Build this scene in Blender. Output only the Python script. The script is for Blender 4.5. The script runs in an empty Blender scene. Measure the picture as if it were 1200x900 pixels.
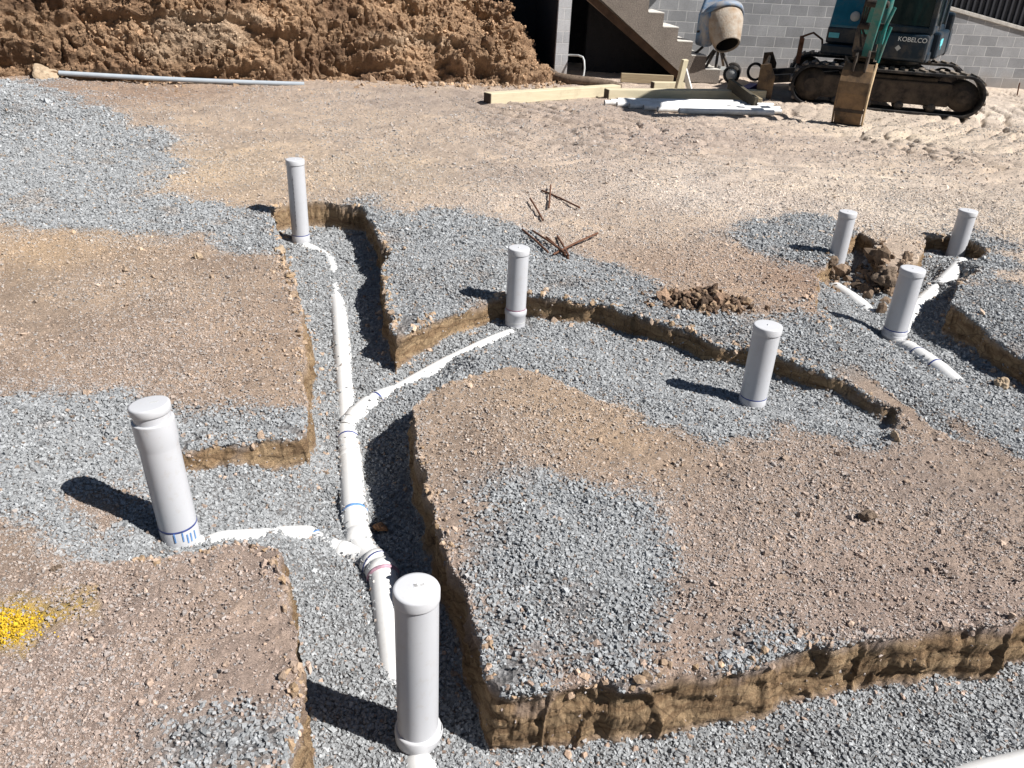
import bpy, math, random
import numpy as np
from mathutils import Vector, Matrix

SC = bpy.context.scene
COL = SC.collection
RS = np.random.RandomState(7)
random.seed(5)
PI = math.pi

# ------------------------------------------------------------------ survey: a pixel of the photo -> a place on a level
F = 950.0; TH = math.radians(27.8); ROLL = math.atan2(95, 1803); H = 1.5
_f = np.array([0, math.cos(TH), -math.sin(TH)]); _u = np.array([0, math.sin(TH), math.cos(TH)]); _r = np.array([1, 0, 0.])
_c, _s = math.cos(ROLL), math.sin(ROLL)
RT = _c * _r + _s * _u
DN = _s * _r - _c * _u
CAM = np.array([0, 0, H])

def at(px, py, z=0.0):
    d = _f * F + RT * (px - 600) + DN * (py - 450)
    return CAM + d * ((z - H) / d[2])

def at_y(px, py, y):
    d = _f * F + RT * (px - 600) + DN * (py - 450)
    return CAM + d * (y / d[1])

def srgb(r, g, b):
    v = np.array([r, g, b]) / 255.0
    return np.where(v <= .04045, v / 12.92, ((v + .055) / 1.055) ** 2.4)

# ------------------------------------------------------------------ numpy noise
def _hash(ix, iy, iz, seed):
    h = (ix.astype(np.uint32) * np.uint32(374761393) + iy.astype(np.uint32) * np.uint32(668265263)
         + iz.astype(np.uint32) * np.uint32(2147483647) + np.uint32(seed * 974711 + 12345))
    h = (h ^ (h >> np.uint32(13))) * np.uint32(1274126177)
    h = h ^ (h >> np.uint32(16))
    return (h & np.uint32(0xffffff)).astype(np.float32) / np.float32(0xffffff) * 2 - 1

def vnoise(x, y, z=None, seed=0):
    x = np.asarray(x, np.float32) + 1000; y = np.asarray(y, np.float32) + 1000
    ix = np.floor(x); iy = np.floor(y); fx = x - ix; fy = y - iy
    fx = fx * fx * fx * (fx * (fx * 6 - 15) + 10); fy = fy * fy * fy * (fy * (fy * 6 - 15) + 10)
    ix = ix.astype(np.int64); iy = iy.astype(np.int64)
    if z is None:
        o = np.zeros_like(ix)
        a = _hash(ix, iy, o, seed); b = _hash(ix + 1, iy, o, seed); c = _hash(ix, iy + 1, o, seed); d = _hash(ix + 1, iy + 1, o, seed)
        return (a + (b - a) * fx) * (1 - fy) + (c + (d - c) * fx) * fy
    z = np.asarray(z, np.float32) + 1000
    iz = np.floor(z); fz = z - iz; fz = fz * fz * (3 - 2 * fz); iz = iz.astype(np.int64)
    res = 0
    for k, w in ((0, 1 - fz), (1, fz)):
        a = _hash(ix, iy, iz + k, seed); b = _hash(ix + 1, iy, iz + k, seed); c = _hash(ix, iy + 1, iz + k, seed); d = _hash(ix + 1, iy + 1, iz + k, seed)
        res = res + w * ((a + (b - a) * fx) * (1 - fy) + (c + (d - c) * fx) * fy)
    return res

def fbm(x, y, z=None, oct=4, seed=0, gain=.5):
    s = 0; a = 1; f = 1; t = 0
    for o in range(oct):
        s = s + a * vnoise(x * f, y * f, None if z is None else z * f, seed + o * 17)
        t += a; a *= gain; f *= 2.03
    return s / t

def smooth(a, b, x):
    t = np.clip((x - a) / (b - a), 0, 1)
    return t * t * (3 - 2 * t)

# ------------------------------------------------------------------ mesh helpers
def link(name, me, parent=None, mat=None):
    o = bpy.data.objects.new(name, me)
    COL.objects.link(o)
    if mat is not None: me.materials.append(mat)
    if parent is not None: o.parent = parent
    return o

def np_mesh(name, V, Q, attrs=None, shade=False):
    me = bpy.data.meshes.new(name)
    V = np.asarray(V, np.float32); Q = np.asarray(Q, np.int32); k = Q.shape[1]
    me.vertices.add(len(V)); me.vertices.foreach_set('co', V.ravel())
    me.loops.add(Q.size); me.loops.foreach_set('vertex_index', Q.ravel())
    me.polygons.add(len(Q))
    me.polygons.foreach_set('loop_start', np.arange(0, Q.size, k, dtype=np.int32))
    me.polygons.foreach_set('loop_total', np.full(len(Q), k, np.int32))
    me.polygons.foreach_set('use_smooth', np.full(len(Q), bool(shade)))
    me.update(calc_edges=True)
    for n, a in (attrs or {}).items():
        at_ = me.attributes.new(n, 'FLOAT_COLOR', 'POINT')
        at_.data.foreach_set('color', np.asarray(a, np.float32).ravel())
    return me

class MB:
    """collects solid shapes into one mesh"""
    def __init__(s): s.v = []; s.f = []; s.sm = []
    def add(s, vs, fs, smooth=False):
        n = len(s.v); s.v += [tuple(v) for v in vs]; s.f += [tuple(i + n for i in f) for f in fs]; s.sm += [smooth] * len(fs)
    def box(s, c, d, ax=None):
        ax = ax or (Vector((1, 0, 0)), Vector((0, 1, 0)), Vector((0, 0, 1)))
        c = Vector(c); vs = []
        for k in (-1, 1):
            for j in (-1, 1):
                for i in (-1, 1): vs.append(c + ax[0] * (i * d[0] / 2) + ax[1] * (j * d[1] / 2) + ax[2] * (k * d[2] / 2))
        s.add(vs, [(0, 2, 3, 1), (4, 5, 7, 6), (0, 1, 5, 4), (2, 6, 7, 3), (0, 4, 6, 2), (1, 3, 7, 5)])
    def beam(s, a, b, w, h, up=(0, 0, 1)):
        a = Vector(a); b = Vector(b); d = (b - a); L = d.length; d.normalize()
        sd = d.cross(Vector(up)); sd.normalize(); u = sd.cross(d)
        s.box((a + b) / 2, (L, w, h), (d, sd, u))
    def lathe(s, prof, o=(0, 0, 0), axis=(0, 0, 1), n=32, caps=True, smooth=True):
        o = Vector(o); a = Vector(axis).normalized()
        t = a.orthogonal().normalized(); b = a.cross(t); vs = []; fs = []
        for (r, h) in prof:
            for i in range(n):
                q = 2 * PI * i / n; vs.append(o + a * h + (t * math.cos(q) + b * math.sin(q)) * r)
        for k in range(len(prof) - 1):
            for i in range(n):
                j = (i + 1) % n; fs.append((k * n + i, k * n + j, (k + 1) * n + j, (k + 1) * n + i))
        s.add(vs, fs, smooth)
        if caps:
            m = len(s.v)
            s.add(vs[:n], [tuple(range(n - 1, -1, -1))]); s.add(vs[-n:], [tuple(range(n))])
    def tube(s, pts, r, n=20, smooth=True, caps=True):
        P = [Vector(p) for p in pts]; vs = []; fs = []
        rs = r if isinstance(r, (list, tuple)) else [r] * len(P)
        t0 = (P[1] - P[0]).normalized(); ref = t0.orthogonal().normalized()
        for k, p in enumerate(P):
            a = P[max(k - 1, 0)]; b = P[min(k + 1, len(P) - 1)]; t = (b - a).normalized()
            ref = (ref - t * ref.dot(t)).normalized(); bb = t.cross(ref)
            for i in range(n):
                q = 2 * PI * i / n; vs.append(p + (ref * math.cos(q) + bb * math.sin(q)) * rs[k])
        for k in range(len(P) - 1):
            for i in range(n):
                j = (i + 1) % n; fs.append((k * n + i, k * n + j, (k + 1) * n + j, (k + 1) * n + i))
        s.add(vs, fs, smooth)
        if caps:
            s.add(vs[:n], [tuple(range(n - 1, -1, -1))]); s.add(vs[-n:], [tuple(range(n))])
    def prism(s, poly, o, ax, ay, az, depth):
        """poly 2D in (ax, ay), extruded along az by depth, centred"""
        o = Vector(o); n = len(poly)
        A = [o + ax * p[0] + ay * p[1] - az * depth / 2 for p in poly]; B = [o + ax * p[0] + ay * p[1] + az * depth / 2 for p in poly]
        s.add(A + B, [tuple(range(n - 1, -1, -1)), tuple(range(n, 2 * n))] + [(i, (i + 1) % n, n + (i + 1) % n, n + i) for i in range(n)])
    def build(s, name, mat, parent=None, bevel=0.0):
        me = bpy.data.meshes.new(name)
        me.from_pydata(s.v, [], s.f); me.polygons.foreach_set('use_smooth', s.sm); me.update()
        o = link(name, me, parent, mat)
        if bevel:
            m = o.modifiers.new('bevel', 'BEVEL'); m.width = bevel; m.segments = 2; m.limit_method = 'ANGLE'; m.angle_limit = .7
        return o

def tag(o, label=None, cat=None, group=None, kind=None):
    if label: o['label'] = label
    if cat: o['category'] = cat
    if group: o['group'] = group
    if kind: o['kind'] = kind
    return o

def empty(name, loc, label, cat, group=None):
    o = bpy.data.objects.new(name, None); COL.objects.link(o); o.location = Vector([float(q) for q in loc]); o.empty_display_size = .1
    return tag(o, label, cat, group)

def under(root, mb, name, mat, bevel=0.0, parent=None):
    """build a world-space mesh collector as a child of an Empty at root's location (or of a part of it)"""
    L = Vector(root.location)
    mb.v = [(v[0] - L.x, v[1] - L.y, v[2] - L.z) for v in mb.v]
    return mb.build(name, mat, parent or root, bevel)

def grounded(mb, name, mat, loc, bevel=0.0):
    loc = Vector([float(q) for q in loc])
    mb.v = [(v[0] - loc.x, v[1] - loc.y, v[2] - loc.z) for v in mb.v]
    o = mb.build(name, mat, None, bevel); o.location = loc
    return o

# ------------------------------------------------------------------ materials
class NT:
    def __init__(s, name):
        s.m = bpy.data.materials.new(name); s.m.use_nodes = True; s.t = s.m.node_tree; s.t.nodes.clear()
        s.out = s.n('ShaderNodeOutputMaterial'); s.b = s.n('ShaderNodeBsdfPrincipled')
        s.l(s.b.outputs[0], s.out.inputs[0])
        s.b.inputs['Specular IOR Level'].default_value = .3
    def n(s, t): return s.t.nodes.new(t)
    def l(s, a, b): s.t.links.new(a, b)
    def put(s, sock, v):
        if hasattr(v, 'links') or isinstance(v, bpy.types.NodeSocket): s.l(v, sock)
        else:
            if isinstance(v, (tuple, list, np.ndarray)) and len(v) == 3 and sock.type == 'RGBA': v = (*[float(q) for q in v], 1)
            sock.default_value = v
    def coord(s, which='Object'): return s.n('ShaderNodeTexCoord').outputs[which]
    def mapping(s, v, scale=(1, 1, 1), rot=(0, 0, 0)):
        m = s.n('ShaderNodeMapping'); s.l(v, m.inputs[0]); m.inputs['Scale'].default_value = scale; m.inputs['Rotation'].default_value = rot; return m.outputs[0]
    def noise(s, v, scale, detail=4, rough=.6, dist=0):
        n = s.n('ShaderNodeTexNoise'); s.l(v, n.inputs['Vector']); n.inputs['Scale'].default_value = scale; n.inputs['Detail'].default_value = detail
        n.inputs['Roughness'].default_value = rough; n.inputs['Distortion'].default_value = dist; return n.outputs[0]
    def vor(s, v, scale, out='Color', feature='F1'):
        n = s.n('ShaderNodeTexVoronoi'); n.feature = feature; s.l(v, n.inputs['Vector']); n.inputs['Scale'].default_value = scale; return n.outputs[out]
    def ramp(s, v, stops):
        r = s.n('ShaderNodeValToRGB'); s.l(v, r.inputs[0]); e = r.color_ramp.elements
        while len(e) < len(stops): e.new(.5)
        for i, (p, c) in enumerate(stops):
            e[i].position = p; e[i].color = (c, c, c, 1) if isinstance(c, (int, float)) else (*[float(q) for q in c], 1)
        return r.outputs[0]
    def mix(s, f, a, b, mode='MIX'):
        m = s.n('ShaderNodeMix'); m.data_type = 'RGBA'; m.blend_type = mode
        s.put(m.inputs[0], f); s.put(m.inputs[6], a); s.put(m.inputs[7], b); return m.outputs[2]
    def math(s, op, a, b=0.0, c=None):
        m = s.n('ShaderNodeMath'); m.operation = op; s.put(m.inputs[0], a); s.put(m.inputs[1], b)
        if c is not None: s.put(m.inputs[2], c)
        return m.outputs[0]
    def attr(s, name):
        a = s.n('ShaderNodeAttribute'); a.attribute_name = name; return a
    def sep(s, c):
        n = s.n('ShaderNodeSeparateColor'); s.l(c, n.inputs[0]); return n.outputs
    def bump(s, h, dist, strength=1.0, prev=None):
        b = s.n('ShaderNodeBump'); s.put(b.inputs['Height'], h); b.inputs['Distance'].default_value = dist; b.inputs['Strength'].default_value = strength
        if prev is not None: s.l(prev, b.inputs['Normal'])
        return b.outputs[0]
    def done(s, color=None, rough=None, metal=None, normal=None):
        if color is not None: s.put(s.b.inputs['Base Color'], color)
        if rough is not None: s.put(s.b.inputs['Roughness'], rough)
        if metal is not None: s.put(s.b.inputs['Metallic'], metal)
        if normal is not None: s.l(normal, s.b.inputs['Normal'])
        return s.m

def worn(name, col, rough=.5, metal=0, var=.25, scale=8, dirt=None, dirt_amt=.5, dscale=5, bump=0.0):
    """a painted / plain surface with tonal variation and optional dirt patches"""
    t = NT(name); co = t.coord()
    k = t.ramp(t.noise(co, scale, 5, .65), [(.3, 1 - var), (.7, 1 + var * .6)])
    c = t.mix(1.0, col, k, 'MULTIPLY')
    if dirt is not None:
        f = t.ramp(t.noise(co, dscale, 6, .7), [(.5 - .25 * dirt_amt, 0.0), (.8 - .35 * dirt_amt, 1.0)])
        c = t.mix(f, c, dirt)
    nr = t.bump(t.noise(co, scale * 6, 4), bump) if bump else None
    return t.done(c, rough, metal, nr)

M = {}
def build_materials():
    # pipe plastic
    t = NT('pipe_plastic'); co = t.coord()
    a = t.noise(co, 6, 4); sp = t.ramp(t.noise(co, 38, 8, .78), [(.54, 0.0), (.70, .36)])
    c = t.mix(a, (.43, .438, .465), (.49, .498, .52)); c = t.mix(sp, c, (.36, .31, .26))
    M['pvc'] = t.done(c, .34); 
    t = NT('cap_plastic'); co = t.coord()
    c = t.mix(t.noise(co, 12, 4), (.46, .467, .49), (.53, .537, .555)); c = t.mix(t.ramp(t.noise(co, 70, 6, .8), [(.55, 0.0), (.75, .35)]), c, (.38, .33, .27))
    M['cap'] = t.done(c, .4)
    t = NT('white_drain_plastic'); co = t.coord()
    c = t.mix(t.noise(co, 8, 4), (.62, .62, .61), (.70, .70, .69)); c = t.mix(t.ramp(t.noise(co, 40, 6, .8), [(.54, 0.0), (.74, .45)]), c, (.42, .38, .33))
    M['drain'] = t.done(c, .38)
    M['primer_blue'] = worn('primer_blue', (.05, .07, .22), .5, var=.5, scale=40)
    M['primer_light'] = worn('primer_light_blue', (.12, .25, .5), .5, var=.5, scale=30)
    M['primer_pink'] = worn('primer_pink', (.40, .24, .30), .5, var=.5, scale=40)
    M['sticker'] = worn('sticker_paper', (.8, .8, .8), .6)
    M['ink'] = worn('black_ink', (.03, .03, .035), .7)
    # stones coloured per stone
    t = NT('crushed_stone'); co = t.coord(); at_ = t.attr('col').outputs['Color']
    k = t.ramp(t.noise(co, 260, 3, .7), [(.3, .72), (.7, 1.2)])
    M['stone'] = t.done(t.mix(1.0, at_, k, 'MULTIPLY'), .82, normal=t.bump(t.noise(co, 420, 2), .0012))
    t = NT('soil_clod'); co = t.coord(); at_ = t.attr('col').outputs['Color']
    k = t.ramp(t.noise(co, 90, 5, .7), [(.3, .65), (.7, 1.25)])
    M['clod'] = t.done(t.mix(1.0, at_, k, 'MULTIPLY'), .95, normal=t.bump(t.noise(co, 120, 5, .7), .006))
    # ground
    t = NT('ground_soil'); co = t.coord(); col = t.attr('col').outputs['Color']; mk = t.sep(t.attr('mk').outputs['Color'])
    n1 = t.ramp(t.noise(co, 2.3, 6, .65, .4), [(.3, (.80, .79, .80)), (.5, (1.03, 1.02, 1.01)), (.7, (1.26, 1.22, 1.14))])
    n2 = t.ramp(t.noise(co, 17, 5, .65), [(.3, .90), (.7, 1.12)])
    n3 = t.ramp(t.noise(co, 130, 4, .7), [(.3, .82), (.7, 1.2)])
    c = t.mix(1.0, t.mix(1.0, t.mix(1.0, col, n1, 'MULTIPLY'), n2, 'MULTIPLY'), n3, 'MULTIPLY')
    gv = t.vor(co, 75); g1 = t.sep(gv)[0]
    gc = t.mix(g1, (.14, .146, .152), (.31, .322, .335))
    # exposed clay in the cut faces: bands of tan and brown
    cz = t.mapping(co, (4, 4, 22)); wv = t.noise(cz, 1.6, 5, .65, .6)
    wc = t.ramp(wv, [(.28, (.19, .118, .066)), (.45, (.32, .21, .118)), (.6, (.47, .33, .195)), (.75, (.38, .26, .15))])
    wc = t.mix(1.0, wc, t.ramp(t.noise(co, 70, 5, .7), [(.3, .84), (.7, 1.12)]), 'MULTIPLY')
    crk = t.ramp(t.vor(t.mapping(co, (9, 9, 13)), 1.3, 'Distance', 'DISTANCE_TO_EDGE'), [(.0, .55), (.05, 1.0)])
    wc = t.mix(1.0, wc, crk, 'MULTIPLY')
    c = t.mix(mk[0], c, gc); c = t.mix(mk[1], c, wc)
    yl = t.math('MULTIPLY', mk[2], t.ramp(t.noise(co, 60, 5, .75), [(.28, 0.0), (.46, 1.0)])); c = t.mix(yl, c, (.70, .46, .04))
    b1 = t.bump(t.noise(co, 45, 6, .75), .03); b2 = t.bump(t.noise(co, 240, 4, .75), .008, 1, b1)
    b3 = t.bump(t.math('MULTIPLY', t.vor(co, 75, 'Distance'), mk[0]), .012, 1, b2)
    M['ground'] = t.done(c, .95, normal=b3)
    # bank
    t = NT('bank_soil'); co = t.coord(); col = t.attr('col').outputs['Color']
    n1 = t.ramp(t.noise(co, 1.4, 6, .65, .8), [(.3, .72), (.7, 1.2)]); n2 = t.ramp(t.noise(co, 11, 5, .7), [(.3, .7), (.7, 1.25)])
    c = t.mix(1.0, t.mix(1.0, col, n1, 'MULTIPLY'), n2, 'MULTIPLY')
    M['bank'] = t.done(c, .95, normal=t.bump(t.noise(co, 45, 6, .75), .03, 1, t.bump(t.noise(co, 14, 5, .7), .06)))
    # block masonry, on local x (along) and z (up)
    def blocks(name, bw, rh, c1, c2, mort, off=.5):
        t = NT(name); co = t.coord(); s = t.n('ShaderNodeSeparateXYZ'); t.l(co, s.inputs[0]); cm = t.n('ShaderNodeCombineXYZ')
        t.l(s.outputs[0], cm.inputs[0]); t.l(s.outputs[2], cm.inputs[1])
        br = t.n('ShaderNodeTexBrick'); t.l(cm.outputs[0], br.inputs['Vector']); br.offset = off
        br.inputs['Scale'].default_value = 1; br.inputs['Brick Width'].default_value = bw; br.inputs['Row Height'].default_value = rh
        br.inputs['Mortar Size'].default_value = .0055; br.inputs['Mortar Smooth'].default_value = .3; br.inputs['Bias'].default_value = -.1
        t.put(br.inputs['Color1'], c1); t.put(br.inputs['Color2'], c2); t.put(br.inputs['Mortar'], mort)
        k = t.ramp(t.noise(co, 3, 6, .7), [(.3, .8), (.7, 1.15)]); k2 = t.ramp(t.noise(co, 60, 4, .7), [(.3, .85), (.7, 1.12)])
        c = t.mix(1.0, t.mix(1.0, br.outputs[0], k, 'MULTIPLY'), k2, 'MULTIPLY')
        zz = t.ramp(t.math('ADD', s.outputs[2], t.math('MULTIPLY', t.noise(co, 5, 4), .3)), [(.1, .6), (.4, 0.0)])
        c = t.mix(zz, c, (.30, .25, .20))
        return t.done(c, .9, normal=t.bump(t.noise(co, 90, 4), .004, 1, t.bump(br.outputs['Fac'], -.004)))
    M['block'] = blocks('grey_blockwork', .285, .150, (.20, .205, .215), (.30, .305, .315), (.46, .46, .46))
    M['pier'] = blocks('pier_blockwork', .60, .150, (.40, .41, .43), (.48, .485, .50), (.60, .60, .60))
    t = NT('tar_coat'); co = t.coord()  # near black that puts deep shade into the colour of the walls
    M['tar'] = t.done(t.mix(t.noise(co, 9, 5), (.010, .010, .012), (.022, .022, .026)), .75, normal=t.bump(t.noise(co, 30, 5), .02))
    t = NT('rough_concrete'); co = t.coord()
    k = t.ramp(t.noise(co, 60, 6, .8), [(.35, .45), (.65, 1.2)]); k2 = t.ramp(t.noise(co, 5, 5), [(.3, .8), (.7, 1.1)])
    c = t.mix(1.0, t.mix(1.0, (.25, .215, .185), k, 'MULTIPLY'), k2, 'MULTIPLY')
    M['concrete'] = t.done(c, .9, normal=t.bump(t.noise(co, 80, 5), .006))
    M['tread'] = worn('pale_concrete', (.62, .60, .56), .8, var=.15, scale=10, dirt=(.4, .36, .3), dirt_amt=.2)  # paler than the flight: sunlight on the step tops put into the colour
    M['coping'] = worn('coping_mortar', (.42, .40, .37), .9, var=.25, scale=12, bump=.004)
    M['formply'] = worn('formwork_board', (.085, .05, .03), .8, var=.4, scale=5)
    def timber(name, a, b):
        t = NT(name); co = t.coord('Object'); g = t.noise(t.mapping(co, (2.0, 30, 30)), 2, 6, .7, .5)
        c = t.ramp(g, [(.3, a), (.7, b)]); c = t.mix(t.ramp(t.noise(co, 5, 5, .7), [(.55, 0.0), (.8, .5)]), c, (.28, .22, .15))
        return t.done(c, .8, normal=t.bump(g, .003))
    M['pine'] = timber('treated_pine', (.47, .42, .29), (.57, .50, .36))
    M['pine_old'] = timber('old_timber', (.24, .19, .12), (.36, .29, .19))
    M['timber_end'] = worn('dark_timber_end', (.075, .055, .042), .85, var=.5, scale=20)
    M['board_dark'] = timber('stained_board', (.05, .045, .035), (.10, .085, .06))
    M['paint_white'] = worn('white_paint', (.74, .74, .73), .45, var=.06, scale=9, dirt=(.45, .42, .38), dirt_amt=.15)
    M['conduit'] = worn('grey_conduit', (.36, .40, .44), .35, var=.12, scale=6)
    M['conduit_pale'] = worn('pale_conduit', (.5, .52, .52), .4, var=.2, scale=12)
    M['rust'] = worn('rusty_steel', (.13, .06, .035), .85, var=.5, scale=60, bump=.002)
    M['steel_dark'] = worn('dark_steel', (.035, .035, .038), .5, .3, var=.4, scale=12, dirt=(.22, .17, .12), dirt_amt=.2)
    M['navy'] = worn('navy_paint', (.012, .026, .042), .35, var=.3, scale=4, dirt=(.09, .08, .07), dirt_amt=.10)
    M['teal'] = worn('teal_paint', (.012, .16, .15), .35, var=.25, scale=5, dirt=(.16, .13, .1), dirt_amt=.15)
    M['blue'] = worn('sea_blue_paint', (.012, .14, .22), .35, var=.25, scale=5, dirt=(.10, .1, .1), dirt_amt=.15)
    M['aqua'] = worn('aqua_decal', (.14, .55, .62), .5, var=.15)
    M['rubber'] = worn('track_rubber', (.016, .016, .018), .85, var=.4, scale=14, dirt=(.10, .085, .07), dirt_amt=.15, dscale=7)
    M['lug'] = worn('track_lug', (.055, .055, .06), .7, var=.4, scale=14, dirt=(.30, .25, .2), dirt_amt=.6, dscale=7)
    M['mudsteel'] = worn('muddy_steel', (.034, .028, .024), .85, var=.5, scale=10, dirt=(.09, .068, .05), dirt_amt=.4)
    M['bucket'] = worn('bucket_steel', (.065, .05, .04), .6, .25, var=.5, scale=10, dirt=(.25, .16, .085), dirt_amt=.55, dscale=3.5)
    M['bucket_side'] = worn('worn_bucket_edge', (.45, .33, .2), .7, var=.4, scale=14)  # brighter copy of the bucket steel, with sunlight put into the colour
    M['chrome'] = worn('polished_rod', (.6, .6, .6), .2, 1, var=.1)
    M['glass'] = worn('cab_glass', (.014, .024, .026), .05, var=.3, scale=3)
    M['hiviz'] = worn('hi_vis_cloth', (.55, .62, .10), .8, var=.3, scale=30)
    M['seat'] = worn('seat_vinyl', (.02, .02, .02), .6)
    M['decal'] = worn('grey_decal', (.45, .46, .45), .5, var=.15)
    M['white_text'] = worn('white_lettering', (.75, .77, .77), .5, var=.05)
    M['drum'] = worn('cement_caked_steel', (.40, .355, .30), .8, .1, var=.22, scale=7, dirt=(.26, .17, .10), dirt_amt=.3, bump=.008)
    M['mixer_in'] = worn('drum_inside', (.03, .028, .026), .9)
    M['mixer_blue'] = worn('mixer_blue_paint', (.09, .20, .36), .55, var=.3, scale=8, dirt=(.33, .31, .29), dirt_amt=.45)
    M['orange'] = worn('orange_plastic', (.62, .13, .03), .5, var=.2)
    M['purple'] = worn('purple_plastic', (.06, .05, .22), .5, var=.2)
    M['slate'] = worn('grey_block', (.09, .09, .095), .9, var=.3, scale=15, bump=.004)
    t = NT('dark_cladding'); co = t.coord()
    M['cladding'] = t.done(t.mix(t.noise(co, 4, 4), (.018, .019, .024), (.034, .035, .042)), .45)
    t = NT('rock'); co = t.coord()
    M['rock_tan'] = t.done(t.ramp(t.noise(co, 14, 6, .7), [(.3, (.26, .19, .125)), (.7, (.44, .35, .25))]), .9, normal=t.bump(t.noise(co, 40, 5), .01))
    M['rock_brown'] = worn('brown_rock', (.185, .137, .10), .95, var=.5, scale=18, bump=.012)
    M['rock_rust'] = worn('rust_rock', (.36, .19, .10), .95, var=.4, scale=18, bump=.01)
build_materials()

# ------------------------------------------------------------------ the lie of the land
P2 = lambda L: np.array([at(*p)[:2] for p in L])
CUT_MAIN = P2([(322, 243), (345, 238), (380, 236), (428, 243), (436, 262), (446, 283), (455, 300), (444, 318), (449, 339), (456, 369), (464, 396),
    (494, 378), (527, 365), (569, 354), (592, 348), (619, 344), (644, 350), (700, 357), (740, 367), (768, 378), (808, 389), (833, 402), (876, 409),
    (910, 420), (950, 432), (986, 442), (1009, 459), (1049, 474), (1056, 481), (1046, 493), (1026, 521), (960, 516), (880, 508), (800, 495), (720, 468),
    (650, 440), (600, 424), (545, 440), (512, 452), (484, 472), (482, 495), (492, 530), (502, 580), (512, 610), (522, 635), (532, 665), (546, 710),
    (558, 735), (560, 835, -.28), (574, 886, -.28), (600, 884, -.28), (677, 878, -.27), (740, 866, -.26), (801, 851, -.25), (860, 842, -.245), (925, 828, -.24), (1035, 806, -.22), (1200, 782, -.2), (1320, 762, -.19),
    (1400, 1000), (900, 1080), (600, 1080), (338, 1080), (341, 900), (347, 848), (349, 785), (342, 722), (340, 686), (329, 646), (313, 636), (282, 633), (235, 638),
    (205, 648), (140, 655), (60, 640), (10, 590), (50, 545), (130, 515), (190, 512), (214, 529), (261, 521), (313, 515), (357, 508), (361, 475), (360, 440),
    (361, 400), (355, 365), (346, 340), (338, 312), (331, 288), (322, 262)])
CUT_RIGHT = P2([(994, 280), (1008, 274), (1024, 284), (1030, 300), (1036, 314), (1046, 320), (1060, 314), (1078, 308), (1080, 290), (1086, 279), (1094, 275), (1113, 276),
    (1140, 283), (1157, 293), (1148, 312), (1131, 330), (1118, 349), (1112, 364), (1126, 370), (1146, 384), (1170, 408), (1182, 419), (1196, 426), (1235, 447),
    (1270, 500), (1270, 545), (1160, 520), (1100, 495), (1050, 460), (1010, 430), (982, 400), (955, 355), (958, 326), (974, 306)])
FLOOR = [(350, 250, -.19), (400, 258, -.18), (385, 270, -.18), (350, 284, -.17), (395, 300, -.17), (405, 350, -.175), (410, 420, -.18), (405, 470, -.20), (445, 445, -.17), (390, 520, -.22), (440, 560, -.25), (385, 600, -.24),
    (440, 640, -.26), (390, 700, -.26), (450, 760, -.27), (400, 800, -.27), (490, 870, -.27), (420, 880, -.27), (540, 850, -.28), (480, 415, -.155),
    (500, 445, -.17), (560, 400, -.13), (604, 378, -.12), (650, 374, -.12), (720, 390, -.115), (800, 414, -.10), (860, 442, -.09), (880, 472, -.085), (930, 455, -.09), (980, 478, -.08), (1030, 490, -.075), (1040, 482, -.08),
    (640, 420, -.06), (700, 446, -.05), (760, 472, -.04), (820, 488, -.025), (900, 500, -.03), (980, 508, -.03), (1015, 520, -.03), (660, 400, -.09), (750, 420, -.085), (600, 415, -.06), (540, 445, -.10), (575, 422, -.07),
    (219, 550, -.08), (280, 541, -.075), (335, 528, -.075), (345, 560, -.15), (300, 590, -.14), (212, 628, -.1), (300, 625, -.14), (365, 622, -.23), (200, 560, -.07), (150, 580, -.04), (100, 600, -.02), (140, 630, -.05), (60, 580, 0), (30, 600, 0), (60, 620, 0), (120, 540, -.01), (250, 638, -.12), (190, 530, -.03),
    (600, 895, -.28), (700, 890, -.275), (850, 880, -.26), (1000, 850, -.235), (1150, 830, -.215), (1250, 800, -.20), (900, 1000, -.28), (600, 1050, -.28),
    (976, 322, -.12), (1000, 340, -.13), (1020, 368, -.14), (1047, 397, -.15), (1060, 360, -.15), (1090, 330, -.14), (1118, 300, -.12), (1130, 308, -.09), (1120, 288, -.12), (1085, 400, -.14), (1100, 438, -.12), (1140, 425, -.105), (1160, 440, -.10), (1185, 450, -.085), (1210, 475, -.06), (1010, 300, -.11), (1045, 345, -.14),
    (1020, 420, -.07), (1060, 440, -.07), (1100, 470, -.05), (1160, 500, -.03), (1220, 525, -.03), (990, 380, -.06), (965, 340, -.05), (1140, 330, -.02), (1134, 338, -.025), (1152, 308, -.01), (1125, 352, -.06), (1098, 352, -.13)]
FLOOR = np.array([[*at(*p)[:2], p[2]] for p in FLOOR])
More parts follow.
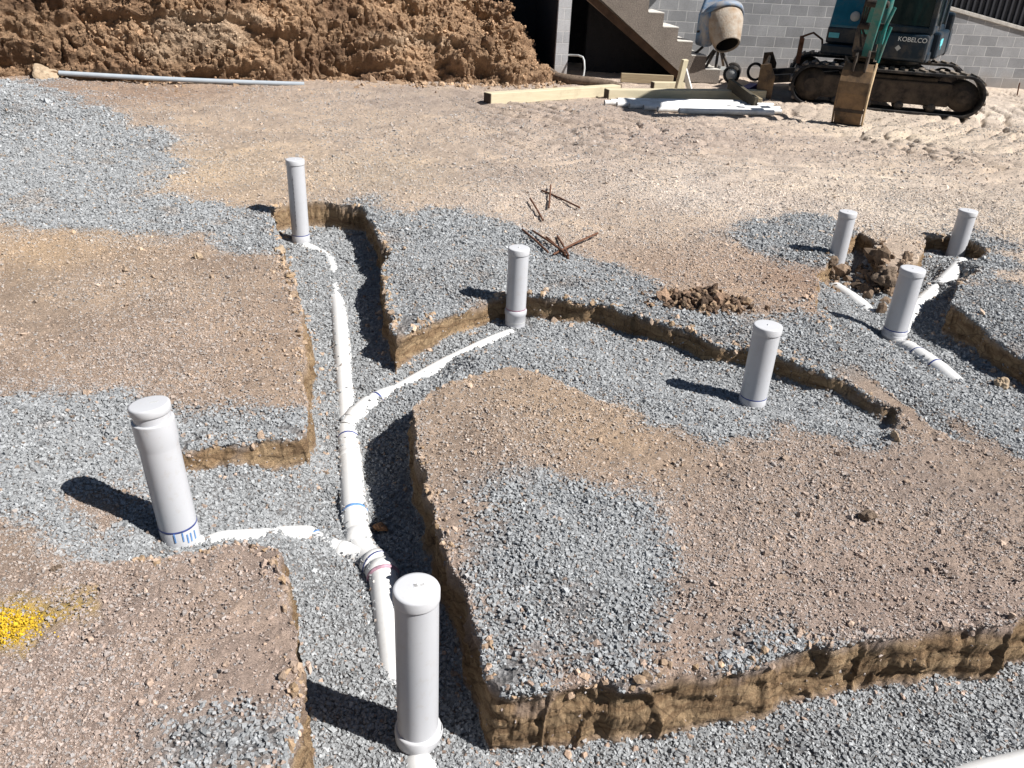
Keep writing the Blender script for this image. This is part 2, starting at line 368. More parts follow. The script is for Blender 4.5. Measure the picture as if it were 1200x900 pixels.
GROUND = [(570, 700, 0.0), (590, 790, -.06), (620, 830, -.10), (680, 820, -.10), (740, 800, -.085), (800, 785, -.08), (820, 760, -.04), (900, 765, -.07), (900, 740, -.025), (1000, 760, -.05), (1100, 745, -.03), (1200, 735, -.025), (1000, 735, -.01), (1100, 720, 0), (1200, 705, 0), (700, 740, -.02), (760, 740, 0.0), (640, 740, -.02),
    (900, 680, .01), (1000, 600, .01), (1150, 640, .015), (680, 640, .015), (700, 560, .01), (600, 560, 0), (530, 520, 0), (700, 500, -.01), (900, 540, .0), (1100, 540, -.02),
    (100, 400, 0), (250, 330, 0.01), (300, 430, 0), (20, 350, 0), (60, 700, 0), (200, 700, 0.0), (250, 800, .01), (100, 850, 0), (310, 690, .01), (330, 800, 0), (150, 520, 0), (30, 560, 0),
    (40, 200, .02), (20, 118, .14), (45, 122, .10), (0, 112, .14), (80, 130, .03), (0, 140, .02), (120, 150, .0), (150, 200, 0), (200, 240, 0), (480, 300, .01), (560, 300, .02), (520, 350, .0), (640, 320, 0), (780, 340, .01), (700, 250, 0), (900, 280, .01), (930, 400, .01), (1000, 420, -.01), (1150, 350, .04), (1190, 400, .03), (1180, 300, .0), (820, 180, 0), (500, 180, 0), (1000, 180, 0), (1150, 200, 0), (900, 140, 0), (600, 140, 0), (300, 150, 0), (200, 110, .02), (1180, 120, 0)]
GROUND = np.array([[*at(*p)[:2], p[2]] for p in GROUND])
SOIL = [(600, 205, 184, 162, 142), (770, 168, 180, 158, 142), (700, 140, 182, 160, 142), (880, 165, 190, 168, 150), (820, 230, 222, 203, 184), (640, 240, 214, 192, 170), (960, 170, 196, 174, 154), (1080, 185, 200, 178, 156), (930, 240, 220, 200, 180), (1040, 250, 222, 204, 184), (1130, 130, 216, 198, 178), (150, 330, 178, 152, 126), (80, 290, 192, 160, 122), (300, 300, 180, 152, 125), (250, 200, 200, 172, 138), (300, 150, 186, 162, 138), (150, 110, 165, 135, 110), (450, 150, 188, 165, 142), (450, 200, 192, 168, 140), (520, 120, 172, 152, 135), (700, 180, 196, 174, 154), (850, 200, 208, 188, 168),
    (1000, 210, 216, 196, 174), (1150, 150, 205, 184, 160), (1190, 250, 212, 192, 170), (1050, 160, 205, 186, 162), (720, 260, 196, 172, 148), (820, 320, 186, 156, 128), (950, 330, 178, 142, 112), (650, 480, 190, 160, 126), (540, 500, 176, 150, 126), (900, 570, 174, 152, 136), (1100, 600, 168, 147, 132), (1100, 690, 188, 160, 142), (900, 700, 182, 157, 140), (740, 640, 178, 156, 140), (640, 820, 176, 142, 118), (800, 790, 176, 146, 124), (1000, 450, 178, 152, 128), (980, 520, 170, 146, 128), (750, 520, 186, 154, 118),
    (150, 750, 182, 156, 140), (250, 690, 176, 150, 134), (200, 660, 182, 158, 140), (250, 860, 180, 154, 136), (50, 640, 172, 146, 122), (300, 400, 182, 152, 124), (150, 440, 172, 146, 124), (1050, 290, 205, 180, 154)]
SOIL = np.array([[*at(*p[:2])[:2], *srgb(*p[2:])] for p in SOIL]); SOIL[:, 2:] = SOIL[:, 2:] * .72 + SOIL[:, 2:].mean(1, keepdims=True) * np.array([.305, .30, .30])
GRAVEL = [P2(p) for p in [
    [(-60, 100), (40, 102), (90, 125), (130, 140), (180, 160), (205, 180), (200, 195), (165, 215), (195, 240), (270, 245), (322, 250), (332, 292), (290, 290), (230, 278), (120, 270), (60, 265), (-100, 262)],
    [(-60, 470), (60, 460), (110, 470), (150, 464), (220, 488), (345, 487), (357, 506), (313, 515), (216, 529), (205, 540), (150, 560), (80, 580), (100, 620), (140, 640), (100, 640), (30, 600), (-60, 590)],
    [(424, 238), (455, 250), (530, 250), (600, 268), (650, 296), (700, 310), (770, 330), (770, 352), (840, 372), (885, 372), (930, 360), (985, 385), (1030, 400), (1010, 440), (985, 432), (995, 445), (940, 436), (880, 412), (830, 405), (760, 380), (700, 360), (640, 352), (595, 347), (560, 358), (466, 398), (452, 368), (444, 330), (452, 300), (446, 280)],
    [(850, 275), (900, 262), (945, 255), (985, 262), (975, 300), (965, 318), (920, 310), (880, 290)],
    [(1113, 275), (1150, 272), (1190, 290), (1175, 310), (1180, 335), (1260, 350), (1260, 470), (1190, 430), (1175, 412), (1150, 386), (1112, 364), (1130, 330), (1156, 294)],
    [(560, 562), (600, 553), (640, 545), (700, 568), (762, 592), (800, 640), (802, 680), (785, 705), (760, 745), (770, 775), (700, 795), (690, 760), (640, 745), (600, 735), (592, 690), (560, 640)],
    [(820, 735), (870, 722), (940, 726), (985, 742), (975, 755), (900, 772), (850, 768)],
    [(575, 750), (610, 745), (650, 760), (640, 800), (600, 818), (585, 790)],
    [(190, 845), (250, 828), (330, 850), (340, 900), (200, 900)],
    [(640, 395), (740, 425), (720, 440), (760, 495), (840, 515), (920, 490), (980, 505), (1030, 520), (1050, 490), (990, 440), (800, 400), (640, 360)],
    [(1020, 400), (1080, 460), (1140, 500), (1260, 560), (1260, 440), (1100, 400)],
]]

SCATTER = [(.20, P2([(820, 560), (1000, 535), (1200, 570), (1240, 660), (1000, 650), (880, 620)])), (.16, P2([(40, 390), (200, 345), (340, 400), (350, 480), (40, 460)])), (.14, P2([(480, 230), (560, 140), (800, 150), (900, 260), (700, 320)])),
           (.16, P2([(350, 160), (480, 140), (560, 240), (430, 240)])), (.25, P2([(640, 560), (820, 560), (900, 740), (780, 780), (700, 780)])), (.22, P2([(0, 760), (180, 700), (340, 760), (340, 900), (0, 900)])), (.25, P2([(490, 470), (560, 440), (640, 560), (560, 740), (510, 620)]))]

def sdf(poly, x, y):
    """distance to the outline, + inside; also the outward-pointing unit vector to the nearest outline point"""
    best = np.full(x.shape, 1e9, np.float32); bx = np.zeros_like(best); by = np.zeros_like(best); ins = np.zeros(x.shape, bool)
    n = len(poly)
    for i in range(n):
        x0, y0 = poly[i]; x1, y1 = poly[(i + 1) % n]; ex, ey = x1 - x0, y1 - y0; L = ex * ex + ey * ey + 1e-12
        t = np.clip(((x - x0) * ex + (y - y0) * ey) / L, 0, 1); dx = x0 + t * ex - x; dy = y0 + t * ey - y; d = dx * dx + dy * dy
        m = d < best; best = np.where(m, d, best); bx = np.where(m, dx, bx); by = np.where(m, dy, by)
        if abs(ey) > 1e-12: ins ^= ((y0 > y) != (y1 > y)) & (x < (x1 - x0) * (y - y0) / ey + x0)
    d = np.sqrt(best); s = np.where(ins, 1, -1)
    return d * s, bx / np.maximum(d, 1e-6) * s, by / np.maximum(d, 1e-6) * s

def idw(ctrl, x, y, power=3.5, soft=.05):
    num = 0; den = 0; out = [0] * (ctrl.shape[1] - 2)
    for c in ctrl:
        w = 1.0 / ((x - c[0]) ** 2 + (y - c[1]) ** 2 + soft * soft) ** (power / 2)
        den = den + w
        for k in range(len(out)): out[k] = out[k] + w * c[2 + k]
    return [o / den for o in out]

def chunked(fn):
    def g(x, y, n=150000):
        x = np.asarray(x, np.float32); y = np.asarray(y, np.float32); res = [fn(x[i:i + n], y[i:i + n]) for i in range(0, len(x), n)]
        return {k: np.concatenate([r[k] for r in res]) for k in res[0]}
    return g

SKID = [((-.6, 8.0), .9, 1.9), ((.75, 8.55), .15, 1.45), ((2.6, 11.9), 2.6, 5.3), ((4.9, 8.6), .5, 1.7), ((.2, 11.8), 2.9, 3.9)]

@chunked
def terrain(x, y):
    w1 = fbm(x * 9, y * 9, oct=4, seed=3); w2 = fbm(x * 9, y * 9, oct=4, seed=31); w3 = fbm(x * 2.2, y * 2.2, oct=2, seed=41)
    amp = .022
    X = x + w1 * amp * 1.4 + fbm(x * 38, y * 38, oct=3, seed=33) * .004; Y = y + w2 * amp * 1.4 + fbm(x * 38, y * 38, oct=3, seed=34) * .004
    d = np.full(x.shape, -9, np.float32); nx = np.zeros_like(d); ny = np.zeros_like(d)
    for poly in (CUT_MAIN, CUT_RIGHT):
        lo = poly.min(0) - .6; hi = poly.max(0) + .6
        m = (x > lo[0]) & (x < hi[0]) & (y > lo[1]) & (y < hi[1])
        if m.any():
            dd, ax, ay = sdf(poly, X[m], Y[m])
            k = dd > d[m]
            i = np.where(m)[0][k]; d[i] = dd[k]; nx[i] = ax[k]; ny[i] = ay[k]
    g = idw(GROUND, x, y, 3.0, .15)[0]; f = idw(FLOOR, x, y, 3.5, .06)[0]
    micro = fbm(x * 5, y * 5, oct=3, seed=5) * .012 + fbm(x * 26, y * 26, oct=4, seed=9, gain=.6) * .008
    far = smooth(5.2, 6.5, y)
    # excavator track arcs in the open ground
    skid = 0
    for k, (c, r0, r1) in enumerate(SKID):
        r = np.hypot(x - c[0], y - c[1]) + w3 * .10
        q = np.abs((r / .25) % 1 - .5) * .25; ang = .35 - 1.35 * np.exp(-(q / .034) ** 2)
        skid = skid + ang * smooth(r0, r0 + .25, r) * smooth(r1, r1 - .35, r) * .040 * (.3 + .7 * smooth(-.2, .15, fbm(x * 1.1, y * 1.1, oct=2, seed=70 + k)))
    g = g + micro + far * smooth(-1.5, .5, x) * skid + far * (fbm(x * 1.1, y * 1.1, oct=3, seed=15) * .035 + fbm(x * 4.5, y * 4.5, oct=4, seed=16, gain=.6) * .018)
    f = f + fbm(x * 6, y * 6, oct=3, seed=21) * .012
    f = np.minimum(f, g + .004)
    # crumbled lip
    g = g - .006 * np.exp(-np.maximum(-d, 0) / .02) - .012 * smooth(.12, .34, fbm(x * 11, y * 11, oct=3, seed=63)) * np.exp(-np.maximum(-d, 0) / .10)
    wz = .040
    S = smooth(-wz, wz, d)
    drop = g - f
    z = g - drop * S
    sharp = smooth(.03, .09, drop)
    wb = .10; bc = at(362, 420); sq = .05 + .40 * np.exp(-(((x - bc[0]) / .35) ** 2 + ((y - bc[1]) / .75) ** 2))
    e = np.exp(-(d / wb) ** 2)
    shift = (1 - sq) * d * e * sharp                      # pull the band on to the face so it stands nearly upright
    wall = np.clip(S * (1 - S) * 4, 0, 1) * sharp
    rough = fbm(x * 10, y * 10, z * 26, oct=5, seed=51, gain=.66) * .020 + np.abs(fbm(x * 5, y * 5, z * 6, oct=3, seed=55)) * .014 - .003 - .014 * np.exp(-(fbm(x * 6, y * 6, z * 2, oct=2, seed=57) / .028) ** 2) + .010 * smooth(.0, .25, fbm(x * 4, y * 4, z * 9, oct=3, seed=59))
    lay = fbm(x * 2.5, y * 2.5, z * 45, oct=2, seed=58) * .004
    push = wall ** .6 * (rough + lay) * (.5 + .5 * smooth(.05, .2, drop))
    gx = x + nx * (shift + push); gy = y + ny * (shift + push)
    # gravel cover
    mk = smooth(-.02, .05, d) * (drop > -1)
    inside = mk
    gm = np.zeros_like(mk); gs = np.zeros_like(mk); pn = fbm(x * 4, y * 4, oct=4, seed=61) * .14
    for k, poly in enumerate(GRAVEL):
        lo = poly.min(0) - .5; hi = poly.max(0) + .5; m = (x > lo[0]) & (x < hi[0]) & (y > lo[1]) & (y < hi[1])
        if m.any():
            dd = sdf(poly, x[m], y[m])[0]; sc = np.clip(y[m] / 4, .6, 2)
            gm[m] = np.maximum(gm[m], smooth(-.15, .12, dd / sc + pn[m] * 1.0)); gs[m] = np.maximum(gs[m], smooth(-.5, .10, dd / sc + pn[m] * 2.0))
    for wgt, poly in SCATTER:
        lo = poly.min(0) - .5; hi = poly.max(0) + .5; m = (x > lo[0]) & (x < hi[0]) & (y > lo[1]) & (y < hi[1])
        if m.any(): gs[m] = np.maximum(gs[m], (wgt / .6) ** .4 * smooth(-.2, .3, sdf(poly, x[m], y[m])[0] + pn[m] * 2.5))
    edge_floor = smooth(-.03, -.06, f)                    # the shallow rims of the cut are covered by the outlines alone
    gm = np.maximum(gm, inside * edge_floor)
    return dict(x=gx, y=gy, z=z, d=d, nx=nx, ny=ny, S=S, wall=wall, drop=drop, grav=gm, soft=np.maximum(gs, gm))

def build_ground():
    u = np.arange(-.86, .8601, .0015)
    def grow(a, r, lim):
        out = []; st = .01
        while a < lim: a += st; st *= r; out.append(a)
        return np.array(out)
    ex = grow(.86, 1.25, 6.0); u = np.concatenate([-ex[::-1], u, ex])
    rows = [.95]
    while rows[-1] < 6.4: rows.append(rows[-1] * 1.0025)
    while rows[-1] < 9.8: rows.append(rows[-1] * 1.0025)
    while rows[-1] < 15.5: rows.append(rows[-1] * 1.007)
    while rows[-1] < 260: rows.append(rows[-1] * 1.06)
    pre = [-.4, -.3, -.2, -.1, 0, .1, .2, .3, .4, .5, .6, .7, .8, .88]
    yv = np.array(pre + rows)
    U, Y = np.meshgrid(u, yv); X = (U * (Y + .6)).ravel(); Yf = Y.ravel()
    T = terrain(X, Yf)
    V = np.stack([T['x'], T['y'], T['z']], 1)
    nr, nc = len(yv), len(u)
    i = np.arange(nr * nc).reshape(nr, nc)
    Q = np.stack([i[:-1, :-1].ravel(), i[:-1, 1:].ravel(), i[1:, 1:].ravel(), i[1:, :-1].ravel()], 1)
    col = np.stack(idw(SOIL, X, Yf, 3.0, .3) + [np.ones(len(X))], 1)
    yc = at(10, 735); yel = smooth(.16, .03, np.hypot(X - yc[0], (Yf - yc[1]) * 1.2) + fbm(X * 12, Yf * 12, oct=3, seed=77) * .06)
    yc2 = at(75, 718); yel = np.maximum(yel, .55 * smooth(.10, .02, np.hypot(X - yc2[0], Yf - yc2[1]) + fbm(X * 14, Yf * 14, oct=3, seed=78) * .06))
    mk = np.stack([T['grav'] ** 1.5 * (1 - T['wall']) * .9, np.clip(T['wall'] * 1.6, 0, 1) * smooth(-.15, .15, T['S'] - .12 + fbm(T['x'] * 12, T['y'] * 12, T['z'] * 14, oct=3, seed=83) * .35), yel, np.ones(len(X))], 1)
    me = np_mesh('ground', V, Q, {'col': col, 'mk': mk}, shade=True)
    return tag(link('ground', me, None, M['ground']), kind='structure')
build_ground()

CUBE = np.array([[-1, -1, -1], [1, -1, -1], [-1, 1, -1], [1, 1, -1], [-1, -1, 1], [1, -1, 1], [-1, 1, 1], [1, 1, 1]], np.float32)
CUBEQ = np.array([[0, 2, 3, 1], [4, 5, 7, 6], [0, 1, 5, 4], [2, 6, 7, 3], [0, 4, 6, 2], [1, 3, 7, 5]], np.int32)

def rand_rot(n, rs):
    q = rs.normal(size=(n, 4)).astype(np.float32); q /= np.linalg.norm(q, axis=1)[:, None]
    w, x, y, z = q.T
    return np.stack([1 - 2 * (y * y + z * z), 2 * (x * y - z * w), 2 * (x * z + y * w), 2 * (x * y + z * w), 1 - 2 * (x * x + z * z), 2 * (y * z - x * w),
                     2 * (x * z - y * w), 2 * (y * z + x * w), 1 - 2 * (x * x + y * y)], 1).reshape(n, 3, 3)

def chips(name, pos, size, col, mat, rs, jit=.42, flat=(1, .84, .66), tilt=None):
    """angular chips: cubes with all eight corners knocked about, one merged mesh"""
    n = len(pos)
    v = CUBE[None] * np.array(flat, np.float32) * (1 + rs.uniform(-.3, .3, (n, 1, 3)))
    v = v * (1 + rs.uniform(-jit, jit * .4, (n, 8, 1))) + rs.uniform(-.22, .22, (n, 8, 3))
    R = rand_rot(n, rs)
    if tilt is not None:                          # stones lie mostly on their flat side
        a = rs.uniform(0, 2 * PI, n); b = np.clip(rs.normal(0, tilt, n), -1.6, 1.6); c = rs.uniform(0, 2 * PI, n); O = np.zeros(n); I = np.ones(n)
        Rz = np.stack([np.cos(a), -np.sin(a), O, np.sin(a), np.cos(a), O, O, O, I], 1).reshape(n, 3, 3); Rx = np.stack([I, O, O, O, np.cos(b), -np.sin(b), O, np.sin(b), np.cos(b)], 1).reshape(n, 3, 3)
        Rc = np.stack([np.cos(c), -np.sin(c), O, np.sin(c), np.cos(c), O, O, O, I], 1).reshape(n, 3, 3); R = (Rc @ Rx @ Rz).astype(np.float32)
    v = np.einsum('nij,nkj->nki', R, v.astype(np.float32)) * (np.asarray(size)[:, None, None] * .5 * .8)
    v = v + pos[:, None, :]
    Q = (CUBEQ[None] + (np.arange(n) * 8)[:, None, None]).reshape(-1, 4)
    c = np.repeat(np.concatenate([col, np.ones((n, 1))], 1), 8, axis=0)
    return link(name, np_mesh(name, v.reshape(-1, 3), Q, {'col': c}), None, mat)

def ico(level):
    import bmesh
    bm = bmesh.new(); bmesh.ops.create_icosphere(bm, subdivisions=level, radius=1)
    V = np.array([v.co[:] for v in bm.verts], np.float32); Fa = np.array([[v.index for v in f.verts] for f in bm.faces], np.int32); bm.free()
    return V, Fa

def lumps(name, pos, size, col, mat, rs, level=2, amp=.35, flat=.75, parent=None):
    V, Fa = ico(level); n = len(pos); k = len(V)
    off = rs.uniform(-50, 50, (n, 1, 3))
    vv = V[None] + np.zeros((n, 1, 1), np.float32); q = (vv * 1.1 + off).reshape(-1, 3); q2 = (vv * 3.1 + off).reshape(-1, 3)
    r = 1 + amp * vnoise(q[:, 0], q[:, 1], q[:, 2], 5) * 1.6 + amp * .5 * vnoise(q2[:, 0], q2[:, 1], q2[:, 2], 6)
    v = vv * r.reshape(n, k, 1) * np.array([1, 1, flat]) * (1 + rs.uniform(-.25, .25, (n, 1, 3)))
    R = rand_rot(n, rs); v = np.einsum('nij,nkj->nki', R, v.astype(np.float32)) * (np.asarray(size)[:, None, None] * .5) + pos[:, None, :]
    Q = (Fa[None] + (np.arange(n) * k)[:, None, None]).reshape(-1, 3)
    c = np.repeat(np.concatenate([col, np.ones((n, 1))], 1), k, axis=0)
    return link(name, np_mesh(name, v.reshape(-1, 3), Q, {'col': c}), parent, mat)

def fan(y0, y1, dens, rs, umax=.74):
    a = umax * ((y1 + .6) ** 2 - (y0 + .6) ** 2); n = int(a * dens)
    y = np.sqrt(rs.uniform((y0 + .6) ** 2, (y1 + .6) ** 2, n)) - .6
    return (rs.uniform(-umax, umax, n) * (y + .6)), y

STONES = dict(p=[], s=[], c=[])
def build_gravel():
    rs = np.random.RandomState(11)
    P, S_, C_ = [], [], []
    for (y0, y1, dens, sz) in ((.95, 2.0, 40000, .0094), (2.0, 3.0, 35000, .0101), (3.0, 4.5, 25000, .0115), (4.5, 6.5, 15000, .0146), (6.5, 9.9, 7000, .0195)):
        x, y = fan(y0, y1, dens, rs); T = terrain(x, y); g = T['grav'] * np.where(T['wall'] < .3, 1, .04); thin = smooth(-.42, .10, fbm(x * 5.5, y * 5.5, oct=4, seed=93, gain=.6) + .12); g = np.where(T['d'] < -.03, g * (.25 + .75 * thin), g)
        soil = np.stack(idw(SOIL, x, y, 3.0, .3), 1)
        patch = smooth(-.1, .45, fbm(x * 1.7, y * 1.7, oct=3, seed=91))
        keep = rs.uniform(0, 1, len(x)) < np.maximum(np.maximum(g ** 1.3, .60 * T['soft'] ** 2.4), (.04 + .11 * patch)) * np.where(T['wall'] < .3, 1, .06)
        x, y, g, soil = x[keep], y[keep], g[keep], soil[keep]; T = {k: v[keep] for k, v in T.items()}
        n = len(x)
        s = sz * np.exp(rs.normal(0, .23, n)); small = (g < .35); s[small] *= rs.uniform(.35, .95, small.sum())
        lift = rs.uniform(-.2, .32, n) * s * np.where(small, .5, 1)
        jt = np.where((T['d'] < -.09) & (T['d'] > -.30) & (T['drop'] > .06), .026, 0) * np.minimum((-T['d'] - .06) / .06, 1)
        p = np.stack([T['x'] + rs.normal(0, 1, n) * jt, T['y'] + rs.normal(0, 1, n) * jt, T['z'] + lift], 1)
        tone = np.exp(rs.normal(0, .17, n)) * .292
        base = np.stack([tone * .965, tone * 1.0, tone * 1.028], 1)
        warm = rs.uniform(0, 1, n) < .035; base[warm] = soil[warm] * rs.uniform(.45, .85, (warm.sum(), 1))
        dust = np.clip((.55 - g) * 1.5, 0, .75)[:, None] * rs.uniform(.3, 1, (n, 1))
        c = base * (1 - dust) + soil * rs.uniform(.75, 1.05, (n, 1)) * dust
        P.append(p); S_.append(s); C_.append(c)
    return np.concatenate(P), np.concatenate(S_), np.concatenate(C_), rs
GP, GS, GC, _rs = build_gravel()

def build_clods():
    rs = np.random.RandomState(23); P = []; S_ = []; C_ = []
    for (y0, y1, dens, sz) in ((.95, 3.0, 4600, .0075), (3.0, 6.5, 2600, .0105), (6.5, 11.0, 420, .013)):
        x, y = fan(y0, y1, dens, rs); T = terrain(x, y); sharp = smooth(.04, .1, T['drop'])
        lip = np.exp(-(T['d'] + .045) ** 2 / .0022) * sharp * (T['d'] < 0); foot = np.exp(-(T['d'] - .07) ** 2 / .0012) * sharp
        patch = smooth(.05, .55, fbm(x * 1.3, y * 1.3, oct=3, seed=95)); dirt = (1 - T['grav'])
        rub = np.exp(-(((x - RUB[0]) / .5) ** 2 + ((y - RUB[1]) / .3) ** 2))
        keep = rs.uniform(0, 1, len(x)) < (lip * .75 * smooth(-.2, .3, fbm(x * 4, y * 4, oct=3, seed=98)) + foot * .18) * np.where(T['wall'] < .55, 1, .1) + dirt * (.02 + .10 * patch + .5 * rub) * (T['wall'] < .3)
        x, y = x[keep], y[keep]; T = {k: v[keep] for k, v in T.items()}; n = len(x); lip = lip[keep]
        soil = np.stack(idw(SOIL, x, y, 3.0, .3), 1)
        s = sz * np.exp(rs.normal(0, .5, n)) * (1 + .8 * np.maximum(lip, foot[keep])); s = np.minimum(s, sz * 3.2)
        P.append(np.stack([T['x'], T['y'], T['z'] + s * rs.uniform(-.1, .25, n)], 1)); S_.append(s)
        tan = np.array([.36, .25, .15]); k = (rs.uniform(0, 1, (n, 1)) * np.maximum(lip, .35)[:, None])
        C_.append((soil * (1 - k) + tan * k) * np.exp(rs.normal(0, .15, (n, 1))))
    o = lumps('soil_crumbs', np.concatenate(P), np.concatenate(S_), np.concatenate(C_), M['clod'], rs, level=1, amp=.5)
    # fine grit of the dry soil itself
    P = []; S_ = []; C_ = []
    for (y0, y1, dens, sz) in ((.95, 2.2, 30000, .0046), (2.2, 3.6, 17000, .0056), (3.6, 6.5, 5600, .0072), (6.5, 11.5, 420, .0095)):
        x, y = fan(y0, y1, dens, rs); T = terrain(x, y); patch = smooth(-.45, .35, fbm(x * 2.1, y * 2.1, oct=4, seed=99))
        keep = rs.uniform(0, 1, len(x)) < (1 - T['grav']) * (.10 + .90 * patch) * np.where(T['wall'] < .3, 1, .05); x, y = x[keep], y[keep]; T = {k: v[keep] for k, v in T.items()}; n = len(x)
        s = sz * np.exp(rs.normal(0, .38, n)); soil = np.stack(idw(SOIL, x, y, 3.0, .3), 1); gr = rs.uniform(0, 1, (n, 1)) ** 1.4 * .65
        jt = np.where((T['d'] < -.09) & (T['d'] > -.30) & (T['drop'] > .06), .026, 0) * np.clip((-T['d'] - .06) / .06, 0, 1)
        P.append(np.stack([T['x'] + rs.normal(0, 1, n) * jt, T['y'] + rs.normal(0, 1, n) * jt, T['z'] + s * .08], 1)); S_.append(s); C_.append((soil * (1 - gr) + np.array([.36, .36, .36]) * gr) * np.exp(rs.normal(-.02, .12, (n, 1))))
    q = chips('soil_grit', np.concatenate(P), np.concatenate(S_), np.concatenate(C_), M['clod'], rs, flat=(1, .95, .7), tilt=.7); print('grit', sum(len(p) for p in P))
    tag(q, 'fine grit and tiny pebbles covering the dry soil', 'soil', kind='stuff')
    return tag(o, 'loose brown crumbs of soil scattered over the dirt and trench lips', 'soil', kind='stuff')
RUB = at(980, 585)
build_clods()

def height(x, y):
    T = terrain(np.array([x, x]), np.array([y, y])); return float(T['z'][0])

def surf(px, py, z0=-.1):
    """ground level under a pixel, found by walking the line of sight"""
    for _ in range(6):
        p = at(px, py, z0); z0 = .5 * z0 + .5 * height(p[0], p[1])
    return at(px, py, z0)

# ------------------------------------------------------------------ risers
def riser(px, py, zb, top, cap_d, lean, label, style):
    b = at(px, py, zb); r = cap_d / 2 * .93
    L = top - zb; ax = Vector((lean[0], lean[1], L)).normalized()
    root = empty('drain_riser', b, label, 'drain riser', 'capped drain risers standing in the gravel trenches')
    o = Vector(b); Z = zb
    h = lambda z: (z)                      # metres above the gravel
    R = r; body = MB(); cap = MB(); n = 48
    Lb = L / ax.z
    rc = r * 1.055
    capz = .030 if style != 'spigot' else .022
    if style == 'spigot':                  # socketed head with a plug sitting proud of it
        body.lathe([(R, -.06), (R, Lb - .135), (R * 1.005, Lb - .128), (R * 1.05, Lb - .112), (R * 1.055, Lb - .05), (R * 1.05, Lb - .047), (R * .97, Lb - .046)], o, ax, n)
        neck = MB(); neck.lathe([(R * .93, Lb - .048), (R * .93, Lb - .024)], o, ax, n)
        tilt = (ax + Vector((-.05, .05, 0))).normalized(); oc = o + ax * (Lb - .026)
        cap.lathe([(R * .98, 0), (R * 1.02, .003), (R * 1.02, .021), (R * .99, .026), (R * .9, .0265), (0.001, .0262)], oc, tilt, n)
        under(root, body, 'pipe', M['pvc']); under(root, neck, 'spigot', M['pvc'])
        top_o, top_ax = oc + tilt * .0262, tilt
    else:
        body.lathe([(R, -.06), (R, Lb - .012)], o, ax, n)
        oc = o + ax * (Lb - capz)
        cap.lathe([(R * 1.002, -.001), (rc * .995, 0), (rc, .002), (rc, capz - .004), (rc * .97, capz), (rc * .86, capz + .0006), (.001, capz + .0003)], oc, ax, n)
        under(root, body, 'pipe', M['pvc'])
        top_o, top_ax = oc + ax * (capz + .0005), ax
    cp = under(root, cap, 'end_cap', M['cap'])
    # small moulded nub or sticker on the cap
    t = top_ax.orthogonal().normalized(); t = (Vector((1, .25, 0)) - top_ax * top_ax.dot(Vector((1, .25, 0)))).normalized(); bt = top_ax.cross(t)
    if style == 'collar':
        s = MB(); s.box(top_o + t * .008 + bt * .008, (.026, .012, .0012), (t, bt, top_ax)); st = under(root, s, 'sticker', M['sticker'], 0, cp)
        s = MB()
        for k in range(3): s.box(top_o + t * (-.001 + .0005 * k) + bt * (.0115 - .0035 * k) + top_ax * .0004, (.008, .0016, .0016), (t, bt, top_ax))
        for k in range(2): s.box(top_o + t * .0145 + bt * (.010 - .004 * k) + top_ax * .0004, (.010, .0012, .0016), (t, bt, top_ax))
        under(root, s, 'sticker_print', M['ink'], 0, cp)
    elif style in ('spigot',):
        s = MB(); s.box(top_o + t * .012 + bt * .006, (.020, .005, .002), (t, bt, top_ax)); under(root, s, 'moulded_mark', M['decal'], 0, cp)
    else:
        s = MB(); s.lathe([(.004, -.001), (.0035, .003), (.001, .0035)], top_o, top_ax, 10); under(root, s, 'moulded_nub', M['cap'], 0, cp)
    # foot: socket / elbow and solvent rings
    def ring(z0, w, k, mat, name='solvent_ring'):
        m = MB(); m.lathe([(R * k, z0), (R * (k + .012), z0 + w * .2), (R * (k + .012), z0 + w * .8), (R * k, z0 + w)], o, ax, n, False); return under(root, m, name, mat)
    def sock(prof, mat='pvc', name='socket'):
        m = MB(); m.lathe([(R * a, z) for a, z in prof], o, ax, n); return under(root, m, name, M[mat])
    if style == 'collar':
        sock([(1.02, -.05), (1.06, -.01), (1.075, .008), (1.13, .012), (1.14, .045), (1.10, .049), (1.0, .05)], 'cap')
        tl = (ax + Vector((.05, .13, 0))).normalized(); m = MB(); m.lathe([(R * 1.135, .022), (R * 1.19, .026), (R * 1.19, .034), (R * 1.135, .038)], o, tl, n, False); under(root, m, 'seal_lip', M['cap'])
    elif style == 'spigot':
        sock([(1.0, -.06), (1.005, -.02), (1.015, .048), (1.0, .050)])
        ring(.050, .007, 1.008, M['primer_blue'])
        m = MB()
        for q in (-.2, .25, .5, .72, 1.0):
            d = Vector((math.cos(-1.2 + q * .9), math.sin(-1.2 + q * .9), 0)); c = o + ax * (.036 - .010 * (q > .3)) + d * R * 1.018
            m.box(c, (.004, .003, .03), (Vector((-d.y, d.x, 0)), d, Vector(ax)))
        under(root, m, 'primer_drips', M['primer_light'])
    elif style == 'elbow':
        sock([(.92, -.05), (.98, .0), (1.03, .03), (1.05, .05), (1.0, .053)]); ring(.053, .006, 1.0, M['primer_blue'])
        sock([(1.05, .012), (1.075, .015), (1.075, .028), (1.05, .031)], 'cap', 'seal_lip')
    elif style == 'plain':
        pass
    elif style == 'pink':
        sock([(1.0, -.05), (1.02, .0), (1.03, .055), (1.10, .06), (1.11, .08), (1.02, .085), (1.0, .086)]); ring(.086, .007, 1.0, M['primer_pink'])
        ring(.02, .004, 1.03, M['decal'], 'joint_line')
    elif style == 'thin':
        sock([(1.0, -.05), (1.02, .0), (1.025, .045), (1.0, .047)]); ring(.047, .006, 1.0, M['primer_blue'])
    elif style == 'low':
        sock([(1.0, -.05), (1.01, .0), (1.02, .032), (1.0, .034)]); ring(.034, .005, 1.0, M['primer_blue'])
